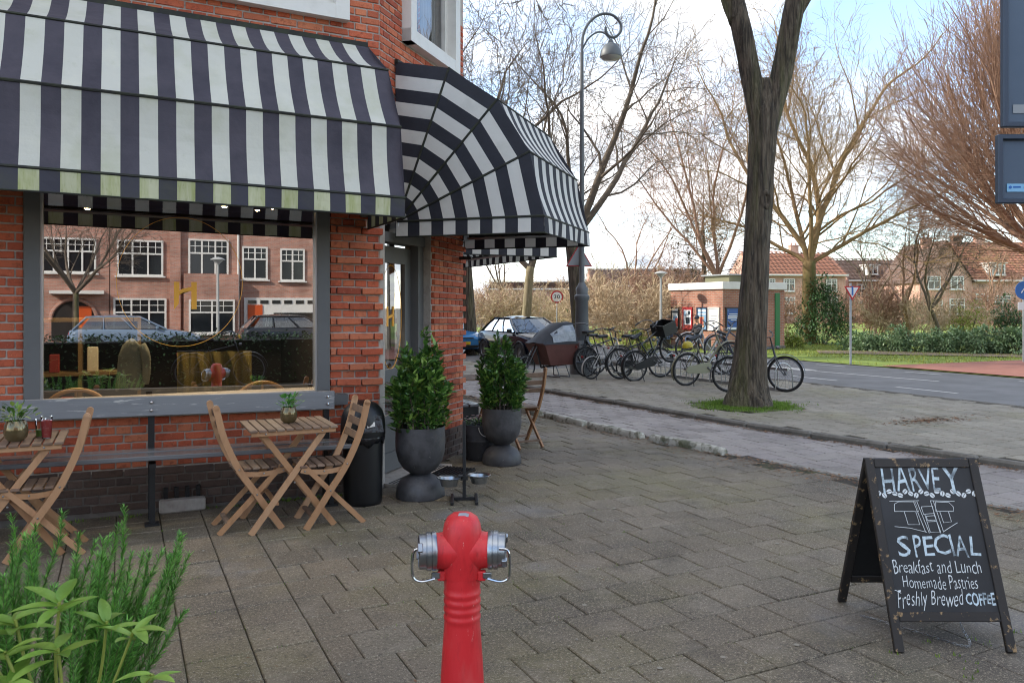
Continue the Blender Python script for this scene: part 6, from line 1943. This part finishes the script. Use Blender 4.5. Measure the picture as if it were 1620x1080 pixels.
def bigleaf(P0, d, L, w, up=V((0, 0, 1))):
    q = MB()
    d = d.normalized(); s_ = d.cross(up).normalized(); n = s_.cross(d)
    N = 9
    vs = []
    for i in range(N + 1):
        f = i / N
        c = P0 + d * L * f - n * L * .22 * f * f
        hw = w / 2 * (sin(pi * min(1, f * .92 + .06)) ** .75) * (1.05 - .25 * f) if 0 < i < N else .0012
        vs += [c + s_ * hw + n * hw * .35, c + s_ * hw * .5 + n * hw * .12, c, c - s_ * hw * .5 + n * hw * .12, c - s_ * hw + n * hw * .35]
    q.add(vs, [(i * 5 + j, i * 5 + j + 1, i * 5 + j + 6, i * 5 + j + 5) for i in range(N) for j in range(4)])
    q.build('leaf', m_rl, la, 'all')
stm = MB()
for (a, b, c) in [((-.08, -.12, .0), 6, .10), ((-.02, 0, .16), 6, .105), ((.10, .02, .10), 6, .095), ((.185, .0, .085), 6, .085), ((-.16, .03, .10), 6, .10), ((.01, -.06, .06), 5, .10), ((-.12, -.08, .06), 5, .1), ((.26, -.06, -.01), 5, .08), ((-.25, 0, .06), 6, .1), ((-.3, -.05, .14), 5, .1)]:
    top = V(a)
    top.z += .18
    base_ = V((top.x * .4, top.y, -.02))
    stm.tube(smooth_path([base_, (base_ + top) / 2 + V((G_(0, .01), 0, 0)), top], 4), .0042, 6)
    ph = R_(0, 6)
    for k in range(b):
        al = ph + k * 2 * pi / b + G_(0, .15)
        bigleaf(top - V((0, 0, .006 * k)), V((cos(al), sin(al), R_(.0, .75))), c * R_(.85, 1.2), c * R_(.36, .46))
stm.build('stem', mat('yellow green stem', '#8a9440', .5), la, True)
bx2 = thing('planter_box', 'grey planter box under the light green shoots', 'planter', (-.16, 2.50, 0), D(-26))
for (c, d) in [((0, -.2, .19), (.8, .03, .38)), ((0, .2, .19), (.8, .03, .38)), ((-.4, 0, .19), (.03, .37, .38)), ((.4, 0, .19), (.03, .37, .38))]: MB().box(c, d).build('board', m_grey, bx2)
MB().box((0, 0, .18), (.77, .37, .35)).build('soil', m_soil, bx2)

# ------------------------------------------------------------------ houses across the park
m_hbrick = brickmat('far brick', '#b07a64', '#c48d76', '#b0a094', bw=.22, bh=.066, ms=.012, axis='diag', bump=.2)
m_tilef = mat('orange roof tiles', '#9a6850', .85, over=[('#7d503c', 1.2, .4, .65, .7), ('#b07d60', 5, .5, .7, .5)])
m_tiled = mat('brown roof tiles', '#5d4a40', .85, over=[('#4a3a32', 1.2, .4, .65, .7), ('#6d584a', 5, .5, .7, .5)])
def roof_mat(t, m): return m
def house(label, px, d, width, depth, eave, ridge, rm_, rz, wins, gable=False, chim=(), dorm=(), group='houses across the park', loc=None):
    t = thing('brick_house', label, 'house', loc or at(px, d), rz, group)
    w = MB()
    w.box((width / 2, depth / 2, eave / 2), (width, depth, eave))
    if gable:
        w.prism([(0, eave), (width, eave), (width / 2, ridge)], depth, Matrix.Rotation(pi / 2, 4, 'X') @ Matrix.Translation((0, 0, -depth)))
    else:
        w.prism([(0, eave), (depth, eave), (depth / 2, ridge - .12)], width - .1, Matrix.Translation((.05, 0, 0)) @ Matrix(((0, 0, 1, 0), (1, 0, 0, 0), (0, 1, 0, 0), (0, 0, 0, 1))))
    w.build('wall', m_hbrick, t)
    r = MB()
    if gable:
        for s in (0, 1):
            x0 = -.3 if s == 0 else width + .3
            z0 = eave - .3 * (ridge - eave) / (width / 2)
            nr = 14
            for k in range(nr):
                f0, f1 = k / nr, (k + 1) / nr
                a, b = x0 + (width / 2 - x0) * f0, x0 + (width / 2 - x0) * f1
                za, zb_ = z0 + (ridge - z0) * f0, z0 + (ridge - z0) * f1
                r.add([V((a, -.25, za + .10)), V((a, depth, za + .10)), V((b, depth, zb_ + .05)), V((b, -.25, zb_ + .05)), V((a, -.25, za + .0)), V((b, -.25, zb_))], [(0, 1, 2, 3), (0, 3, 5, 4)])
    else:
        nr = 16
        for s in (0, 1):
            y0 = -.35 if s == 0 else depth + .35
            for k in range(nr):
                f0, f1 = k / nr, (k + 1) / nr
                a, b = y0 + (depth / 2 - y0) * f0, y0 + (depth / 2 - y0) * f1
                e0 = eave - .1
                za, zb_ = e0 + (ridge - e0) * f0 + .12, e0 + (ridge - e0) * f1 + .05
                nx = int(width / .45)
                vs = []
                for i in range(nx * 2 + 1):
                    x = -.1 + (width + .2) * i / (nx * 2)
                    h_ = .05 * (i % 2)
                    vs += [V((x, a, za + h_)), V((x, b, zb_ + h_))]
                r.add(vs, [(2 * i, 2 * i + 2, 2 * i + 3, 2 * i + 1) for i in range(nx * 2)])
    ro = r.build('roof', rm_, t)
    if not gable: MB().bar((-.1, -.36, eave - .02), (width + .1, -.36, eave - .02), .14, .16).build('gutter', m_white, t)
    for (x, y, hh) in chim:
        cm_ = MB().box((x, y, ridge + hh / 2 - .5), (.9, .6, hh + 1.0)); cm_.box((x, y, ridge + hh + .02), (1.05, .75, .1))
        for k in (-.25, .25): cm_.lathe([(.11, 0), (.09, .3), (0, .3)], 8, (x + k, y, ridge + hh + .06))
        cm_.build('chimney', m_hbrick, ro)
    for (x, z, ww, hh, nc) in wins: window(t, x, z, ww, hh, nc)
    for (x, z, ww, hh) in dorm:
        f = (z - eave) / (ridge - eave)
        y = -.3 + (depth / 2 + .3) * f - .3
        b = MB().box((x, y + .7, z + hh / 2), (ww, 1.4, hh)); b.box((x, y + .65, z + hh + .06), (ww + .3, 1.7, .12))
        b.build('dormer', m_white, ro)
        window(t, x, z + .1, ww - .2, hh - .2, 2, y - .04)
    return t
def window(t, x, z, w, h, nc=2, y=-.02):
    f = MB()
    b = .09
    for (c, d) in [((x, y - .03, z + b / 2), (w, .1, b)), ((x, y - .03, z + h - b / 2), (w, .1, b)), ((x - w / 2 + b / 2, y - .032, z + h / 2), (b, .1, h)), ((x + w / 2 - b / 2, y - .032, z + h / 2), (b, .1, h)), ((x, y - .028, z + h * .62), (w, .08, .08)), ((x, y - .07, z - .03), (w + .2, .2, .07))]: f.box(c, d)
    for k in range(1, nc): f.box((x - w / 2 + w * k / nc, y - .027, z + h / 2), (.08, .08, h))
    for k in range(1, nc * 2): f.box((x - w / 2 + w * k / (nc * 2), y - .024, z + h * .8), (.035, .06, h * .34))
    f.box((x, y - .022, z + h * .81), (w, .06, .035))
    fo = f.build('window', m_white, t)
    MB().quad((x - w / 2, y - .012, z), (x + w / 2, y - .012, z), (x + w / 2, y - .012, z + h), (x - w / 2, y - .012, z + h)).build('pane', m_pane, fo)
W2 = lambda xs, z, w, h, nc=2: [(x, z, w, h, nc) for x in xs]
house('orange tiled brick house seen behind the golden-lit tree', 1195, 82, 9.8, 8, 5.0, 7.6, m_tilef, D(-20), W2((1.5, 3.6, 5.8, 8.2), 1.0, 1.3, 1.7) + W2((1.5, 3.6, 5.8, 8.2), 3.3, 1.2, 1.3), chim=((6, 4, .7),))
house('brown roofed brick house in the middle of the row', 1342, 88, 10.0, 8, 4.6, 7.2, m_tiled, D(-22), W2((1.5, 4.0, 6.2, 8.6), 0.8, 1.4, 1.6) + W2((1.5, 4.0, 6.2, 8.6), 2.9, 1.2, 1.3), dorm=((3, 5.2, 1.3, 1.1), (7, 5.2, 1.3, 1.1)))
house('brick house with steep gable end and brown roof', 1455, 78, 5.2, 8, 4.4, 8.2, m_tiled, D(-24), W2((1.5, 3.7), .9, 1.5, 1.6) + W2((1.4, 3.7), 3.4, 1.3, 1.3, 2), gable=True, chim=((2.6, 3.5, .5),))
house('long orange tiled brick house at the right edge', 1536, 79, 16, 9, 4.3, 8.4, m_tilef, D(-24), W2((2.8, 6.6, 10.5, 13.8), 1.2, 2.4, 1.6, 3) + W2((.9,), 1.6, .9, 1.4, 1), chim=((1.0, 4.2, .6), (3.6, 4.4, .7)), dorm=((2.7, 4.75, 1.5, 1.25), (9.5, 4.75, 1.5, 1.25)))
sk_ = house('low dark roofed brick building far behind the parked cars', 770, 85, 12, 8, 3.6, 4.6, m_tiled, D(-30), W2((2, 5, 8, 10.5), 1.0, 1.6, 1.4))
house('distant brown roofed building behind the thin trees', 935, 95, 14, 8, 4.2, 6.4, m_tiled, D(-26), W2((2, 5, 8, 11), 1.2, 1.4, 1.5))
skl = MB().box((0, 0, 0), (.9, 1.2, .08), Matrix.Rotation(radians(45), 3, 'X'))

# ------------------------------------------------------------------ the row behind the camera that the shop window mirrors
m_row = brickmat('row brick', '#a06a58', '#b98470', '#a09186', axis='diag', bump=.3)
def row_house(label, x0, x1, wins, extra):
    t = thing('terraced_house', label, 'house', ((x0 + x1) / 2, -30, -.11), pi, 'terraced houses across the cross street')
    w = x1 - x0
    MB().box((0, 4, 5), (w - .02, 8, 10)).build('wall', m_row, t)
    MB().box((0, 3.6, 10.15), (w, 9, .3)).build('roof', m_tilef, t)
    c = (x0 + x1) / 2
    for (xa, z, ww, hh, nc) in wins: window(t, c - xa, z, ww, hh, nc)
    extra(t, lambda X: c - X)
    return t
m_odoor = mat('orange door paint', '#c2521e', .45)
def ex1(t, lx):
    # arched porch with an orange door
    x = lx(-2.15)
    q = MB().prism([(-.95, 0)] + [(-.95 * cos(a), 1.0 + .95 * sin(a)) for a in [pi * i / 14 for i in range(15)]] + [(.95, 0)], .06, Matrix.Translation((x, 0, .1)) @ Matrix.Rotation(pi / 2, 4, 'X'))
    q.build('porch_opening', m_dark, t)
    MB().tube([(x - .98 * cos(a), -.06, 1.1 + .98 * sin(a)) for a in [pi * i / 20 for i in range(21)]], .09, 6).build('brick_arch', m_row, t)
    MB().box((x - .35, -.09, .95), (.8, .05, 1.6)).build('door', m_odoor, t)
    MB().box((lx(-2.0), -.35, 2.42), (2.3, .7, .16)).build('porch_canopy', m_white, t)
def ex2(t, lx):
    MB().box((lx(2.35), -.12, 5), (.5, .25, 10)).build('chimney_breast', m_row, t)
def ex3(t, lx):
    MB().box((lx(4.05), -.35, 1.7), (2.6, .7, 3.4)).build('bay', m_row, t)
    window(t, lx(4.05), .35, 2.2, 1.75, 2, -.72)
    MB().tube([(lx(5.4), -.1, 0), (lx(5.4), -.1, 9.8)], .06, 8).build('downpipe', m_white, t)
def ex4(t, lx):
    MB().box((lx(7.7), -.05, 1.10), (4.0, .10, 2.2)).build('shop_surround', m_white, t)
    MB().box((lx(6.25), -.12, .95), (.75, .06, 1.75)).build('door', m_odoor, t)
    MB().box((lx(8.3), -.115, .75), (2.2, .04, 1.3)).build('shop_pane', m_pane, t)
    for k in range(6): MB().box((lx(6.1 + k * .62), -.115, 1.98), (.42, .04, .18)).build('top_light', m_pane, t)
row_house('brick terraced house with arched porch, reflected at the left of the glass', -9, -.62, [(-2.4, 3.35, 2.4, 1.7, 4), (-5.2, 3.35, 1.6, 1.7, 2), (-5.2, .4, 1.6, 1.8, 2)], ex1)
row_house('brick terraced house with wide white window, reflected left of the gold letter', -.6, 2.6, [(.75, 3.25, 2.1, 1.8, 3), (.75, .3, 2.4, 1.85, 3)], ex2)
row_house('brick terraced house with bay, reflected behind the gold letter', 2.62, 5.5, [(3.95, 3.3, 1.95, 1.9, 3)], ex3)
row_house('brick terraced house with orange door, reflected at the right of the glass', 5.52, 16, [(6.25, 3.15, 1.3, 1.75, 2), (8.2, 3.1, 1.3, 1.75, 2), (10.6, 3.1, 1.3, 1.75, 2), (13, 3.1, 1.6, 1.75, 2), (13, .5, 2, 1.7, 2)], ex4)
hg_ = MB()
random.seed(140)
for i in range(9000):
    x, y, z = R_(-9, 12), R_(-4.4, -3.5), R_(.0, 1.03)
    if random.random() < .5: z = .98 + G_(0, .05)
    elif random.random() < .7: y = -3.52 + G_(0, .04)
    hg_.leaf((x, y, z), (G_(0, 1), 1 + G_(0, .6), G_(.3, .6)), (0, 0, 1), R_(.06, .10), R_(.03, .045))
hdg = thing('hedge', 'clipped dark hedge mirrored in the lower half of the shop window', 'hedge', (0, 0, 0))
hg_.build('foliage', m_ever, hdg)
MB().box((1.5, -3.98, .46), (21, .7, .9)).build('shade_core', mat('painted hedge shade', '#22251a', .95), hdg)  # solid dark block; the shade between the leaves is put into its colour
bicycle('dark bicycle mirrored before the hedge in the shop window', (1.2, -2.9, 0), 0, m_bblk, case=m_bblk, group='bicycles at the hedge')
